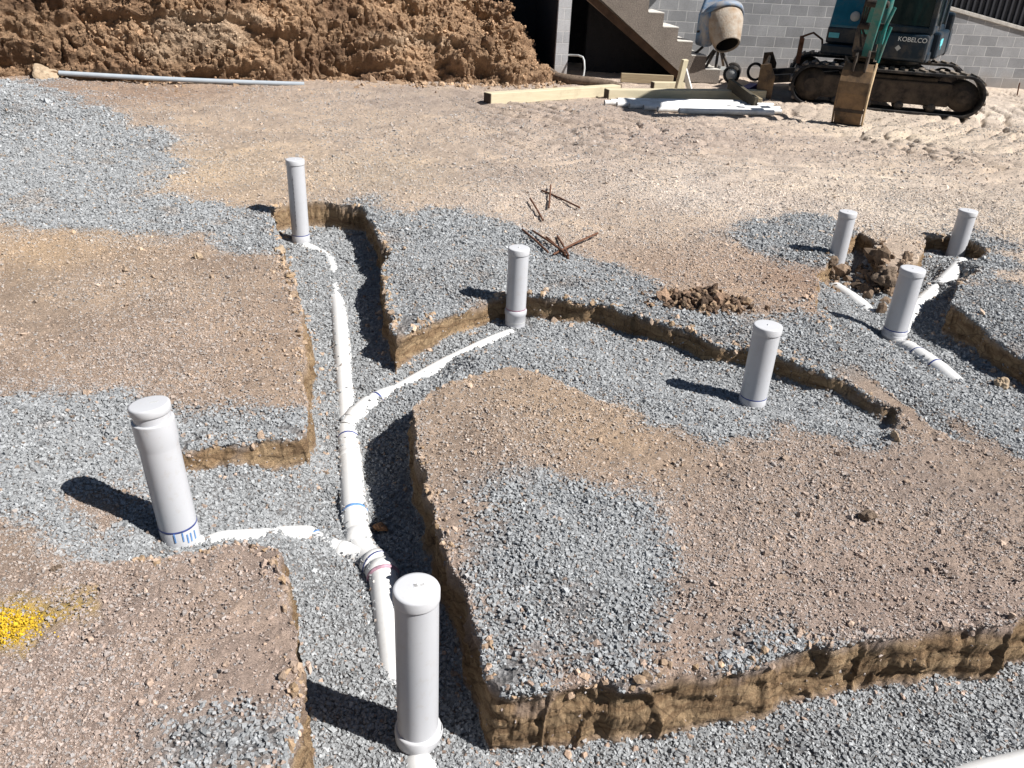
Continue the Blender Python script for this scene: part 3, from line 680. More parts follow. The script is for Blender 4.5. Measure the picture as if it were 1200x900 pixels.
    if style == 'thin':
        m = MB()
        d = Vector((-.15, -1, 0)).normalized(); m.box(o + ax * .26 + d * (R + .0001), (.0008, .0012, .34), (Vector((d.y, -d.x, 0)).normalized(), d, Vector(ax)))
        for k in range(11):
            zz = .12 + .028 * k + (.006 if k % 3 else 0); m.box(o + ax * zz + d * (R + .0002), (.003, .0012, .012 if k % 4 else .018), (Vector((d.y, -d.x, 0)).normalized(), d, Vector(ax)))
        under(root, m, 'printed_lettering', M['slate'])
    return root
RIS = [
    ((490, 866), -.27, .231, .110, (0, 0), 'white riser nearest the camera, with a paper sticker on its cap and a fat collar', 'collar'),
    ((212, 629), -.10, .360, .117, (-.022, 0), 'leaning white riser with socketed head, loose plug and blue primer drips at its foot', 'spigot'),
    ((353, 283), -.17, .348, .116, (0, 0), 'white riser at the far closed end of the long trench, printed marks down its side', 'thin'),
    ((603.5, 380), -.12, .277, .106, (0, 0), 'white riser with a pinkish ring and socket, ending the slanting branch trench', 'pink'),
    ((881, 472), -.085, .265, .116, (0, 0), 'white riser standing alone in the wide gravel hollow with no pipe at its foot', 'low'),
    ((976, 322), -.12, .271, .106, (0, 0), 'white capped riser with a tapering foot beside the crumbled soil lump', 'elbow'),
    ((1046.5, 396), -.15, .227, .124, (0, 0), 'fat white capped riser at the joint where two pipes meet in the right hand pit', 'elbow'),
    ((1118, 301), -.12, .193, .118, (0, 0), 'short plain white riser without any ring, farthest back in the right hand pit', 'plain'),
]
for (p, zb, tp, cd, ln, lb, stl) in RIS: riser(p[0], p[1], zb, tp, cd, ln, lb, stl)

# ------------------------------------------------------------------ pipes lying in the gravel
PIPE_AX = []                                        # (points, radius) kept to clear stones that would sit inside
def run(label, path, r, fittings=(), n=24, name='drain_pipe'):
    pts = []
    for (px, py, off) in path:
        p = surf(px, py); pts.append(Vector((p[0], p[1], p[2] + off)))
    # smooth through the points
    sm = []
    for i in range(len(pts) - 1):
        a, b, c, d = pts[max(i - 1, 0)], pts[i], pts[i + 1], pts[min(i + 2, len(pts) - 1)]
        for k in range(6):
            t = k / 6; sm.append(.5 * ((2 * b) + (c - a) * t + (2 * a - 5 * b + 4 * c - d) * t * t + (3 * b - a - 3 * c + d) * t ** 3))
    sm.append(pts[-1])
    root = empty(name, sm[len(sm) // 2], label, 'drain pipe', 'white drain pipes half buried in the trench gravel')
    m = MB(); m.tube(sm, r, n); under(root, m, 'pipe_barrel', M['drain'])
    PIPE_AX.append((np.array([tuple(p) for p in sm]), r))
    for f in fittings:                             # (position 0..1, length, scale, material, name)
        pos, ln, k, mat, nm = f
        c = sm[int(pos * (len(sm) - 1))]; i = min(max(int(pos * (len(sm) - 1)), 1), len(sm) - 2); t = (sm[i + 1] - sm[i - 1]).normalized()
        m = MB(); m.lathe([(r * 1.0, -ln / 2 - .002), (r * k, -ln / 2), (r * k, ln / 2), (r * 1.0, ln / 2 + .002)], c, t, n, False); under(root, m, nm, M[mat])
    return root
run('long white pipe from the far riser down the trench to the branch joint', [(357, 288, -.02), (371, 292, -.034), (385, 299, -.037), (390, 312, -.037), (392, 330, -.041), (395, 348, -.034), (398, 375, -.018), (401, 410, -.014), (404, 445, -.020), (406, 468, -.026), (407, 490, -.028)], .044, [(.46, .02, 1.08, 'drain', 'coupling')])
run('white pipe with two blue rings from the branch joint to the sweeping elbow', [(407, 498, -.03), (408, 515, -.02), (410, 540, -.014), (413, 575, -.010), (416, 605, -.006), (420, 632, -.004), (428, 650, -.004), (440, 661, .0)], .046, [(.14, .006, 1.03, 'primer_blue', 'solvent_ring'), (.28, .03, 1.02, 'drain', 'coupling'), (.55, .008, 1.03, 'primer_light', 'solvent_ring'), (.72, .05, 1.08, 'drain', 'coupling')])
run('white elbow pipe with a pink primer ring, dropping behind the front riser', [(436, 659, .002), (444, 666, .002), (449, 676, .0), (452, 700, -.010), (456, 730, -.014), (460, 765, -.028), (464, 800, -.045)], .046, [(.10, .03, 1.09, 'drain', 'coupling'), (.30, .035, 1.10, 'drain', 'coupling'), (.36, .008, 1.13, 'primer_pink', 'solvent_ring'), (.13, .006, 1.11, 'primer_blue', 'solvent_ring')])
run('white branch pipe slanting up to the riser with the pinkish ring', [(408, 498, -.02), (416, 488, -.012), (430, 475, -.010), (448, 463, -.02), (468, 452, -.036), (490, 441, -.030), (520, 425, -.028), (550, 410, -.030), (578, 397, -.030), (600, 388, -.034)], .044, [(.12, .05, 1.07, 'drain', 'coupling'), (.30, .006, 1.02, 'primer_blue', 'solvent_ring')])
run('mostly buried white pipe from the leaning riser towards the trench joint', [(222, 632, -.03), (240, 631, -.041), (262, 628, -.032), (300, 625, -.034), (335, 622, -.033), (362, 621, -.036), (376, 628, -.040), (392, 637, -.034), (408, 646, -.018), (426, 653, -.004)], .042, [(.62, .006, 1.03, 'primer_light', 'solvent_ring'), (.86, .03, 1.06, 'drain', 'coupling')])
run('short white pipe leaving the riser with the tapering foot', [(980, 334, -.03), (988, 341, -.022), (1000, 349, -.022), (1012, 357, -.026), (1024, 366, -.048)], .046)
run('thick white pipe between the plain short riser and the fat riser', [(1127, 306, -.025), (1118, 317, -.02), (1103, 332, -.022), (1089, 345, -.024), (1075, 358, -.026), (1064, 374, -.03), (1056, 390, -.04)], .050, [(.10, .02, 1.1, 'drain', 'coupling'), (.62, .012, 1.06, 'drain', 'coupling')])
run('white pipe with thin dark joint lines running from the fat riser into gravel', [(1052, 402, -.03), (1064, 408, -.012), (1082, 419, -.012), (1102, 432, -.016), (1122, 444, -.034), (1150, 457, -.05)], .046, [(.35, .005, 1.02, 'primer_blue', 'solvent_ring'), (.55, .005, 1.02, 'primer_blue', 'solvent_ring'), (.2, .03, 1.05, 'drain', 'coupling')])
run('white pipe in the bottom corner trench nearest the camera', [(1070, 925, -.06), (1110, 917, -.045), (1150, 908, -.036), (1200, 897, -.032), (1270, 880, -.03)], .052)
run('stub of white pipe just showing in front of the sticker capped riser', [(489, 885, -.05), (492, 895, -.035), (498, 915, -.03), (504, 940, -.04)], .05)

# stones: drop the ones that would stand inside a pipe, let a few ride on top
keep = np.ones(len(GP), bool)
for A, r in PIPE_AX:
    lo = A.min(0)[:2] - .1; hi = A.max(0)[:2] + .1
    m = np.where((GP[:, 0] > lo[0]) & (GP[:, 0] < hi[0]) & (GP[:, 1] > lo[1]) & (GP[:, 1] < hi[1]))[0]
    q = GP[m]; best = np.full(len(m), 1e9)
    for i in range(len(A) - 1):
        a, b = A[i], A[i + 1]; ab = b - a; t = np.clip(((q - a) @ ab) / (ab @ ab + 1e-9), 0, 1)[:, None]; best = np.minimum(best, np.linalg.norm(q - a - ab * t, axis=1))
    keep[m[best < r * .93]] = False
for (p, zb, tp, cd, ln, lb, stl) in RIS:
    b = at(*p, zb); keep[np.hypot(GP[:, 0] - b[0], GP[:, 1] - b[1]) < cd * .46] = False
GP, GS, GC = GP[keep], GS[keep], GC[keep]
_ex = []
for A, r in PIPE_AX:
    L = np.linalg.norm(A[-1] - A[0]); n = int(L * 260); k = _rs.randint(0, len(A) - 1, n); t = _rs.uniform(0, 1, (n, 1)); p = A[k] * (1 - t) + A[k + 1] * t
    d = A[k + 1] - A[k]; sd_ = np.stack([-d[:, 1], d[:, 0], 0 * d[:, 0]], 1); sd_ /= np.linalg.norm(sd_, axis=1)[:, None] + 1e-9
    a = np.sign(_rs.uniform(-1, 1, n)) * np.clip(np.abs(_rs.normal(1.12, .22, n)) - .9 * (_rs.uniform(0, 1, n) < .015), .15, 1.4); q = p + sd_ * (np.sin(a) * r)[:, None]; q[:, 2] += np.cos(a) * r + .002
    _ex.append(q)
_ex = np.concatenate(_ex); _k = _rs.randint(0, len(GP), len(_ex)); _s = np.minimum(GS[_k], .0035 * (1 + _ex[:, 1])) ; _ok = _ex[:, 1] > .9
GP = np.concatenate([GP, _ex[_ok]]); GS = np.concatenate([GS, _s[_ok]]); GC = np.concatenate([GC, GC[_k][_ok]])
g = chips('gravel', GP, GS, GC, M['stone'], _rs, tilt=.62)
tag(g, 'blue grey crushed stone spread in the trenches and over the dirt', 'gravel', kind='stuff')
print('stones', len(GP))

# ------------------------------------------------------------------ excavated bank
def build_bank():
    pts = [(-16, 4.9), (-9.5, 7.4), (-5.7, 9.25), (-4.0, 9.9), (-2.5, 10.55), (-1.2, 10.95), (-.2, 11.25), (.28, 11.55), (.42, 11.9), (.34, 12.4), (.1, 13.2), (-.5, 15.5), (-1.5, 19)]
    P = [Vector((*p, 0)) for p in pts]; sm = []
    for i in range(len(P) - 1):
        a, b, c, d = P[max(i - 1, 0)], P[i], P[i + 1], P[min(i + 2, len(P) - 1)]
        n = max(4, int((c - b).length / .016)) if i > 0 else 40
        for k in range(n):
            t = k / n; sm.append(.5 * ((2 * b) + (c - a) * t + (2 * a - 5 * b + 4 * c - d) * t * t + (3 * b - a - 3 * c + d) * t ** 3))
    B = np.array([(p.x, p.y) for p in sm]); tg = np.gradient(B, axis=0); k = np.ones(61) / 61
    tg = np.stack([np.convolve(np.pad(tg[:, j], 30, 'edge'), k, 'valid') for j in (0, 1)], 1); tg /= np.linalg.norm(tg, axis=1)[:, None]
    nrm = np.stack([-tg[:, 1], tg[:, 0]], 1)               # into the bank
    T = np.concatenate([np.linspace(0, 1, 150), np.linspace(1.03, 2.2, 36)]); TT, II = np.meshgrid(T, np.arange(len(B)), indexing='ij')
    tt = TT.ravel(); ii = II.ravel()
    hx = B[ii, 0]
    topz = 1.55 - .55 * smooth(-2.6, -.3, hx); run_ = .62 + .30 * smooth(-3, 0, hx)
    prof = np.where(tt <= 1, tt + .10 * np.sin(tt * PI) , 1.0 + 0.0 * tt)
    hor = np.where(tt <= 1, tt * run_, run_ + (tt - 1) * 4)
    x = B[ii, 0] + nrm[ii, 0] * hor; y = B[ii, 1] + nrm[ii, 1] * hor; z = prof * topz - .06
    big = fbm(x * 1.5, y * 1.5, z * 1.8, oct=3, seed=101); mid = fbm(x * 5, y * 5, z * 5, oct=4, seed=105, gain=.6); fine = fbm(x * 17, y * 17, z * 17, oct=3, seed=109)
    rid = 1 - np.abs(fbm(x * 3.2, y * 3.2, z * 1.3, oct=3, seed=113)) * 2.2
    cre = np.exp(-(fbm(x * 2.4, y * 2.4, z * 1.6, oct=3, seed=131) / .05) ** 2) + .6 * np.exp(-(fbm(x * 6, y * 6, z * 5, oct=3, seed=137) / .06) ** 2)
    disp = big * .15 + mid * .10 + fine * .055 + rid * .05 - cre * .06
    disp = disp + .13 * smooth(-.04, .10, fbm(x * .8, y * .8, z * 2.6, oct=3, seed=141)) - .24 * np.exp(-((x + 2.15) / .26) ** 2 - ((z - .20) / .07) ** 2) - .10 * smooth(.12, .3, fbm(x * 1.8, y * 1.8, z * 2.2, oct=3, seed=147))
    fade = smooth(0, .08, tt) * .9 + .1
    disp = disp * fade * np.where(tt > 1, .5, 1)
    sl = .75
    x = x - nrm[ii, 0] * disp * sl; y = y - nrm[ii, 1] * disp * sl; z = z + disp * .55
    V = np.stack([x, y, z], 1); nr, nc = len(T), len(B); i = np.arange(nr * nc).reshape(nr, nc)
    Q = np.stack([i[:-1, :-1].ravel(), i[:-1, 1:].ravel(), i[1:, 1:].ravel(), i[1:, :-1].ravel()], 1)
    f = np.clip(.5 + fbm(x * 2, y * 2, z * 3.5, oct=4, seed=121) * 1.4, 0, 1)[:, None]; pal = smooth(.15, .5, fbm(x * .8 + 3, y * .8, z * 2, oct=3, seed=127))[:, None]
    c = np.array([.22, .132, .078]) * (1 - f) + np.array([.43, .28, .17]) * f; c = c * (1 - .55 * pal) + np.array([.57, .44, .315]) * .55 * pal
    me = np_mesh('earth_bank', V, Q, {'col': np.concatenate([c, np.ones((len(c), 1))], 1)}, shade=False)
    o = tag(link('earth_bank', me, None, M['bank']), kind='structure')
    # clods clinging to the face and lying at the toe
    rs = np.random.RandomState(41)
    w = smooth(-7.5, -6.5, x) * smooth(.7, .4, x) * (tt < 1.05)
    idx = rs.choice(len(V), 16000, p=w / w.sum()); s = .0145 * np.exp(rs.normal(0, .5, len(idx)))
    p = V[idx] + rs.normal(0, .01, (len(idx), 3))
    n2 = 1100; k2 = rs.randint(0, len(B), n2 * 3); k2 = k2[(B[k2, 0] > -7) & (B[k2, 1] < 12.2)][:n2]; dd = rs.exponential(.13, len(k2)) - .05
    q = np.stack([B[k2, 0] - nrm[k2, 0] * dd, B[k2, 1] - nrm[k2, 1] * dd, np.full(len(k2), .01)], 1); s2 = .03 * np.exp(rs.normal(0, .5, len(k2)))
    cc = np.concatenate([c[idx] * np.exp(rs.normal(0, .2, (len(idx), 1))), np.array([.36, .25, .165]) * np.exp(rs.normal(0, .25, (len(k2), 1)))])
    k = lumps('bank_clods', np.concatenate([p, q]), np.concatenate([s, s2]), cc, M['clod'], rs, level=1, amp=.6)
    tag(k, 'brown lumps of clay clinging to the cut bank and lying along its toe', 'soil', kind='stuff')
build_bank()

# ------------------------------------------------------------------ block wall, pier, stairs
WA = math.radians(6.0); WD = Vector((math.cos(WA), math.sin(WA), 0)); WN = Vector((math.sin(WA), -math.cos(WA), 0)); W0 = Vector((3.73, 13.48, 0)); UP = Vector((0, 0, 1))
def wall_obj(name, mb, mat, label, cat='wall', origin=W0, parent=None, bevel=0):
    o = mb.build(name, mat, parent, bevel)
    if parent is None:
        o.location = origin; o.rotation_euler = (0, 0, WA); tag(o, label, cat)
    return o
# local frame: x along the wall, y back, z up
m = MB()
prof = [(-2.9, -.05), (9.5, -.05), (9.5, .05), (5.95, .47), (3.35, .955), (2.2, 1.17), (2.2, 2.1), (-2.9, 2.1)]
m.prism(prof, (0, .09, 0), Vector((1, 0, 0)), UP, Vector((0, 1, 0)), .18)
bw = wall_obj('block_wall', m, M['block'], 'long grey concrete block wall stepping down behind the digger, with pale mortar joints')
m = MB(); a = Vector((2.2, .09, 1.19)); b = Vector((5.95, .09, .49)); m.beam(a, b, .23, .055); c = Vector((9.4, .09, .09)); m.beam(b + Vector((.003, 0, 0)), c, .23, .05)
wall_obj('sloped_coping', m, M['coping'], None, parent=bw, bevel=.006)
m = MB(); m.prism([(-2.906, -.02), (-1.18, -.02), (-2.35, .9), (-2.35, 2.12), (-2.906, 2.12)], (0, -.0045, 0), Vector((1, 0, 0)), UP, Vector((0, 1, 0)), .006); m.box((-2.905, .09, 1.05), (.006, .176, 2.13)); wall_obj('tar_coating', m, M['tar'], None, parent=bw)  # near-black sheet painting in the shade under the stairs
# pier: the end of a cross wall
PX = Vector((.46, 12.36, 0)); PD = Vector((-.16, .987, 0)).normalized(); PS = Vector((PD.y, -PD.x, 0))
m = MB(); m.box((0, .9, .8), (.18, 1.8, 1.75)); pier = m.build('block_pier', M['pier']); pier.location = PX; pier.rotation_euler = (0, 0, math.atan2(-PD.x, PD.y)); tag(pier, 'end of a grey block cross wall between the cut bank and the dark void', 'wall')
m = MB(); m.box((-.098, .93, .8), (.012, 1.72, 1.73)); m.build('tar_coating', M['tar'], pier)  # dark sheet painting the pier's left side as shaded
# backfill face behind the pier, painted black as the gap's shade
m = MB()
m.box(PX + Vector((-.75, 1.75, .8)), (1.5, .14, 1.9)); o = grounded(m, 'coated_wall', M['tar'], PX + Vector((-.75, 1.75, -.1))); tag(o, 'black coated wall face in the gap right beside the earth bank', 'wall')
# void: back wall coloured black as shade, unseen slab over it cuts sky light
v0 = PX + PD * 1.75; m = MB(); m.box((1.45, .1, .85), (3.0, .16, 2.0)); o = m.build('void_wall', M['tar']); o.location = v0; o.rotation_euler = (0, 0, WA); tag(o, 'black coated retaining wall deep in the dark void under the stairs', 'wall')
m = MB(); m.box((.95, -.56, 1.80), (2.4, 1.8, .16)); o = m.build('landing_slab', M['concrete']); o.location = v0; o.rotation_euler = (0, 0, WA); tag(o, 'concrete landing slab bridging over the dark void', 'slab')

# stairs climb to the left along the wall
SB = Vector((2.78, 12.60, 0)); SDp = .80
run_, rise = .232, .178
# local: x along -WD (up the flight), y back
st = empty('stairs', SB, 'rough concrete staircase climbing left along the block wall, with pale sunlit treads', 'stairs')
st.rotation_euler = (0, 0, WA)
nst = 9; poly = [(0, 0)]
for k in range(nst): poly += [(-run_ * k, rise * (k + 1) - .004), (-run_ * (k + 1), rise * (k + 1) - .004)]
th = .30
poly += [(-run_ * nst, rise * nst - th - .10), (-.42, 0.0)]
m = MB(); m.prism(poly, (0, SDp / 2, 0), Vector((1, 0, 0)), UP, Vector((0, 1, 0)), SDp); m.build('flight', M['concrete'], st)
for k in range(nst):
    m = MB(); m.box((-run_ * (k + .5) + .004, SDp / 2, rise * (k + 1) + .004), (run_ - .004, SDp + .004, .016)); m.build('tread', M['tread'], st, .003)
m = MB(); m.beam((-.46, .06, -.02), (-run_ * nst - .05, .06, rise * nst - th - .16), .05, .10); m.build('formwork_board', M['formply'], st)

# dark ribbed fence above the wall on the right
m = MB(); n = 70
prof = []
x0, x1 = 2.3, 9.6
for k in range(n):
    a = x0 + (x1 - x0) * k / n; w = (x1 - x0) / n
    prof += [(a, 0), (a + w * .55, 0), (a + w * .62, .03), (a + w * .93, .03)]
vs = []; fs = []
for (x, y) in prof: vs += [(x, .34 - y, .15), (x, .34 - y, 2.2)]
for i in range(len(prof) - 1): fs.append((2 * i, 2 * i + 2, 2 * i + 3, 2 * i + 1))
m.add(vs, fs)
vs2 = [(v[0], v[1] + .012, v[2]) for v in vs]; m.add(vs2, [tuple(reversed(f)) for f in fs])
fe = wall_obj('metal_fence', m, M['cladding'], 'dark ribbed metal fence rising behind the sloping end of the block wall', 'fence')
for k in range(4):
    m = MB(); m.box((2.4 + 2.3 * k, .40, 1.1), (.06, .06, 2.2)); wall_obj('post', m, M['steel_dark'], None, parent=fe)

# ------------------------------------------------------------------ things lying about in front of the wall
def beam_thing(name, label, cat, a, b, w, h, mat, group=None, end=None, bevel=.006):
    a = Vector([float(q) for q in a]); b = Vector([float(q) for q in b]); c = (a + b) / 2; d = b - a; L = d.length
    m = MB(); m.box((0, 0, 0), (L, w, h)); o = m.build(name, mat, None, bevel)
    o.location = c; o.rotation_euler = d.to_track_quat('X', 'Z').to_euler(); tag(o, label, cat, group)
    if end is not None:
        m = MB(); m.box((-L / 2 - .002, 0, 0), (.006, w - .012, h - .012)); m.build('end_grain', end, o)
    return o
G = lambda px, py, z=0.0: at(px, py, z)
lift = lambda p, dz: (p[0], p[1], p[2] + dz)
sl = 'treated pine sleepers on the ground'
beam_thing('timber_sleeper', 'pale treated pine sleeper with a dark cut end, lying at the toe of the bank', 'timber', lift(G(571, 123), .068), lift(G(722, 112), .068), .14, .125, M['pine'], sl, M['timber_end'])
beam_thing('timber_sleeper', 'pine sleeper lying half shaded behind the white pipes', 'timber', lift(G(710, 117), .062), lift(G(893, 117.5), .062), .15, .13, M['pine'], sl, M['timber_end'])
beam_thing('timber_sleeper', 'short pine offcut lying behind the upright stake below the stairs', 'timber', lift(G(764, 104.5), .05), lift(G(800, 105), .05), .12, .09, M['pine'], sl, M['timber_end'])
beam_thing('timber_board', 'dim weathered board on edge in the dark void under the stairs', 'timber', lift(G(727, 96), .06), lift(G(788, 99), .06), .05, .12, M['pine_old'])
beam_thing('timber_stake', 'upright pine stake standing in front of the foot of the stairs', 'stake', G(793, 110), (2.0, 11.2, .43), .09, .05, M['pine'])
beam_thing('painted_board', 'white painted board leaning diagonally against the stake at the stair foot', 'board', G(810, 112), lift(G(799, 108), .27), .02, .11, M['paint_white'])
beam_thing('stained_plank', 'dark stained plank tipped over the end of the white pipes', 'timber', lift(G(884, 130), .09), lift(G(852, 116), .19), .05, .13, M['board_dark'])
beam_thing('pale_offcut', 'pale pine offcut lying on top of the white pipes', 'timber', lift(G(887, 129), .11), lift(G(870, 119), .11), .09, .05, M['pine_old'])
beam_thing('concrete_block', 'dark grey concrete block lying on its side by the digger blade', 'block', lift(G(878, 116), .055), lift(G(900, 117), .055), .16, .11, M['slate'])
beam_thing('plastic_tub', 'small purple blue plastic tub between the plank and grey block', 'tub', lift(G(872, 113), .06), lift(G(882, 111), .10), .12, .10, M['purple'])
beam_thing('orange_strip', 'orange red plastic strip lying along the foot of the block wall', 'strip', lift(G(1128, 97), .03), lift(G(1168, 98), .03), .05, .05, M['orange'])
beam_thing('orange_strip', 'shorter orange strip lying in front of the longer orange one', 'strip', lift(G(1140, 98.5), .02), lift(G(1160, 99.5), .02), .04, .035, M['orange'])
# white pipes in a loose bundle
A0, B0 = G(727, 128), G(904, 131); dr = Vector(B0 - A0).normalized(); sd = Vector((-dr.y, dr.x, 0))
gp = 'white plastic pipes in a loose bundle'
rows_ = [(-.24, .032, .62, -.12), (-.14, .032, .40, .04), (-.05, .032, .26, -.20), (.045, .032, .12, .10), (.14, .032, .0, -.02), (.235, .032, -.12, .14), (.33, .032, -.02, -.14), (.43, .032, .10, .05)]
wl = ['nearest the camera, front', 'second from the front', 'third from the front', 'fourth from the front', 'fourth from the back', 'third from the back', 'second from the back', 'farthest back']
for k, (o_, zz, a_, b_) in enumerate(rows_):
    p = Vector(A0) + sd * o_ + dr * a_; q = Vector(B0) + sd * (o_ + .03 * (k % 3 - 1)) + dr * b_; p.z = q.z = zz
    m = MB(); m.tube([p, q], .031, 16, True, False); m.tube([q, p], .027, 16, True, False)
    o = grounded(m, 'plastic_pipe', M['paint_white'], (p + q) / 2); tag(o, 'white plastic pipe ' + wl[k] + ' in the flat bundle', 'pipe', gp)
    for e, dd in ((p, -1), (q, 1)):
        mm = MB(); mm.lathe([(.027, -.002), (.0315, -.002), (.0325, .0), (.0315, .002), (.027, .002)], e - Vector((p + q) / 2), dr, 16, False); mm.build('pipe_rim', M['paint_white'], o)
# long grey conduit at the toe of the bank
a = Vector(G(72, 99)); b = Vector(G(357, 104)); a.z = .12; b.z = .05
m = MB(); m.tube([a + (b - a) * (k / 12) + Vector((0, 0, -.012 * math.sin(k / 12 * PI))) for k in range(13)], .027, 16); o = grounded(m, 'grey_conduit', M['conduit'], (a + b) / 2); tag(o, 'long straight grey conduit lying along the toe of the brown bank', 'conduit')
# brown tube snaking out of the void and a bent pale conduit
pp = [lift(G(x, y), z) for x, y, z in ((640, 88, .06), (652, 96, .05), (668, 99, .06), (690, 101, .06), (716, 104, .05), (728, 105, .03))]
m = MB(); m.tube(pp, [.07, .075, .065, .06, .055, .04], 14); o = grounded(m, 'drain_hose', M['rock_brown'], pp[2]); tag(o, 'muddy brown drain hose curving out beside the foot of the block pier', 'hose')
pb = at_y(681, 95, 12.15); pb[2] = 0
pp = [at_y(660, 64.5, 12.5), at_y(668, 64.5, 12.4), at_y(678, 65, 12.3), at_y(683, 67, 12.25), at_y(684.5, 71, 12.2), at_y(685, 80, 12.18), at_y(684, 88, 12.16), at_y(681.5, 92, 12.15), pb]
m = MB(); m.tube(pp, .013, 10); o = grounded(m, 'bent_conduit', M['conduit_pale'], pb); tag(o, 'thin pale conduit bent over like a hook beside the block pier', 'conduit')
m = MB(); m.tube([at_y(1192, 111, 13.0) * np.array([1, 1, 0]), at_y(1195, 97, 13.0)], .010, 8); o = grounded(m, 'survey_peg', M['rust'], at_y(1192, 111, 13.0)); tag(o, 'thin dark peg standing in pale dirt near the low end of the wall', 'peg')
# boards at the top edge of the bank
tb = at_y(517, 1, 11.9)
beam_thing('timber_board', 'pale timber board lying on the top edge of the earth bank', 'timber', at_y(500, 0, 11.9) + np.array([0, 0, .05]), at_y(545, 2, 12.0) + np.array([0, 0, .05]), .25, .07, M['pine'])

# rusty bars
rb = 'rusty steel bars dropped on the gravel'
bars = [((612, 271, 642, 300), 'rusty bar, leftmost of the crossed pile on the gravel'), ((624, 274, 662, 303), 'rusty bar lying second from the left in the crossed pile'), ((640, 283, 666, 305), 'short rusty bar in the middle of the crossed pile'), ((653, 279, 666, 304), 'rusty bar standing steepest in the crossed pile'), ((648, 302, 700, 279), 'rusty bar slanting the other way across the pile'),
        ((621, 237, 636, 260), 'single short rusty bar lying alone above the crossed pile'), ((635, 225, 679, 247), 'longest loose rusty bar, farthest from the pile'), ((643, 247, 645, 222), 'rusty bar lying straight across the longest loose one')]
for k, ((x0, y0, x1, y1), lb) in enumerate(bars):
    a = Vector(surf(x0, y0, 0)); b = Vector(surf(x1, y1, 0)); a.z += .012 + .008 * (k % 3); b.z += .012 + .01 * ((k + 1) % 3)
    m = MB(); m.tube([a, a + (b - a) * .5 + Vector((0, 0, .004)), b], .0062, 10); o = grounded(m, 'steel_bar', M['rust'], (a + b) / 2); tag(o, lb, 'steel bar', rb)

# loose rocks and clods that can be pointed at
def rock(px, py, size, mat, label, name='rock', seed=1, cat='rock', flat=.75, amp=.3):
    p = surf(px, py, -.05); rs = np.random.RandomState(seed)
    o = lumps(name, np.array([[0, 0, 0.]]), np.array([size]), np.array([[.5, .5, .5]]), mat, rs, level=4, amp=amp, flat=flat)
    o.location = Vector((float(p[0]), float(p[1]), float(p[2]) + size * .22)); o.data.polygons.foreach_set('use_smooth', [False] * len(o.data.polygons)); tag(o, label, cat)
rock(1172, 452, .06, M['rock_tan'], 'tan lump of stone on the gravel in the right hand pit', seed=3)
rock(446, 621, .045, M['rock_rust'], 'small orange brown stone on the gravel between white pipe and shaded wall', seed=4)
rock(56, 93, .25, M['rock_tan'], 'broad tan slab of rock at the toe of the bank by the grey conduit end', seed=5, flat=.4)
rock(1036, 330, .13, M['rock_brown'], 'big brown lump of soil broken off between the two far right risers', seed=6, amp=.45, cat='soil clod', name='soil_clod')
rock(1006, 318, .055, M['rock_brown'], 'crumbling dark soil lump right beside the riser with the tapering foot', seed=8, amp=.5, cat='soil clod', name='soil_clod')
rock(328, 297, .07, M['rock_tan'], 'yellowish clod sitting on the trench edge near the far riser', seed=9, cat='soil clod', name='soil_clod')
rock(455, 300, .085, M['rock_brown'], 'grey brown clod perched on the shaded edge of the far trench', seed=10, cat='soil clod', name='soil_clod')
rock(1017, 608, .05, M['rock_brown'], 'dark brown clod in the rubble on the big dirt block', seed=12, cat='soil clod', name='soil_clod')
rock(1048, 514, .035, M['rock_tan'], 'pale tan stone beside the end of the gravel hollow', seed=13, flat=.5)
rock(232, 303, .05, M['rock_tan'], 'small tan stone on the dirt in front of the far gravel spread', seed=14)
rock(68, 668, .028, M['rock_brown'], 'flat brown pebble on the dirt above the yellow paint', seed=15, flat=.45)

def clod_heap():
    c = surf(823, 356, 0); rs = np.random.RandomState(9); n = 420
    a = rs.normal(0, 1, (n, 2)) * np.array([.10, .055]); 
    T = terrain(c[0] + a[:, 0], c[1] + a[:, 1]); hgt = np.exp(-(a[:, 0] / .2) ** 2 - (a[:, 1] / .1) ** 2)
    s = .020 * np.exp(rs.normal(0, .5, n)); p = np.stack([T['x'], T['y'], T['z'] + hgt * rs.uniform(0, .055, n) + s * .15], 1)
    col = np.array([.15, .10, .068]) * np.exp(rs.normal(0, .4, (n, 1))); col[rs.uniform(0, 1, n) < .25] = [.33, .23, .15]
    o = lumps('soil_heap', p, s, col, M['clod'], rs, level=2, amp=.5); tag(o, 'low heap of dark brown broken clay clods beside the gravel', 'soil heap', kind='stuff')
    # crumbled soil round the right hand pit
    n = 260; a = rs.normal(0, 1, (n, 2)) * np.array([.13, .12]); c = at(1018, 318, -.05); T = terrain(c[0] + a[:, 0], c[1] + a[:, 1]); s = .026 * np.exp(rs.normal(0, .5, n))
    p = np.stack([T['x'], T['y'], T['z'] + s * .2], 1); col = np.array([.20, .143, .10]) * np.exp(rs.normal(0, .3, (n, 1)))
    o = lumps('soil_rubble', p, s, col, M['clod'], rs, level=2, amp=.5); tag(o, 'crumbled brown soil rubble around the back of the right hand pit', 'soil', kind='stuff')
    n = 1700; a = rs.normal(0, 1, (n, 2)) * np.array([.04, .032]); c = at(2, 736, .0); T = terrain(c[0] + a[:, 0], c[1] + a[:, 1]); s = .0031 * np.exp(rs.normal(0, .45, n))
    p = np.stack([T['x'], T['y'], T['z'] + s * .3 + .012 * np.exp(-(a ** 2).sum(1) / .003) * rs.uniform(0, 1, n)], 1); col = np.array([.66, .43, .03]) * np.exp(rs.normal(0, .12, (n, 1)))
    o = lumps('yellow_soil', p, s, col, M['clod'], rs, level=1, amp=.5); tag(o, 'clumps of soil sprayed bright yellow with marking paint', 'painted soil', kind='stuff')
clod_heap()

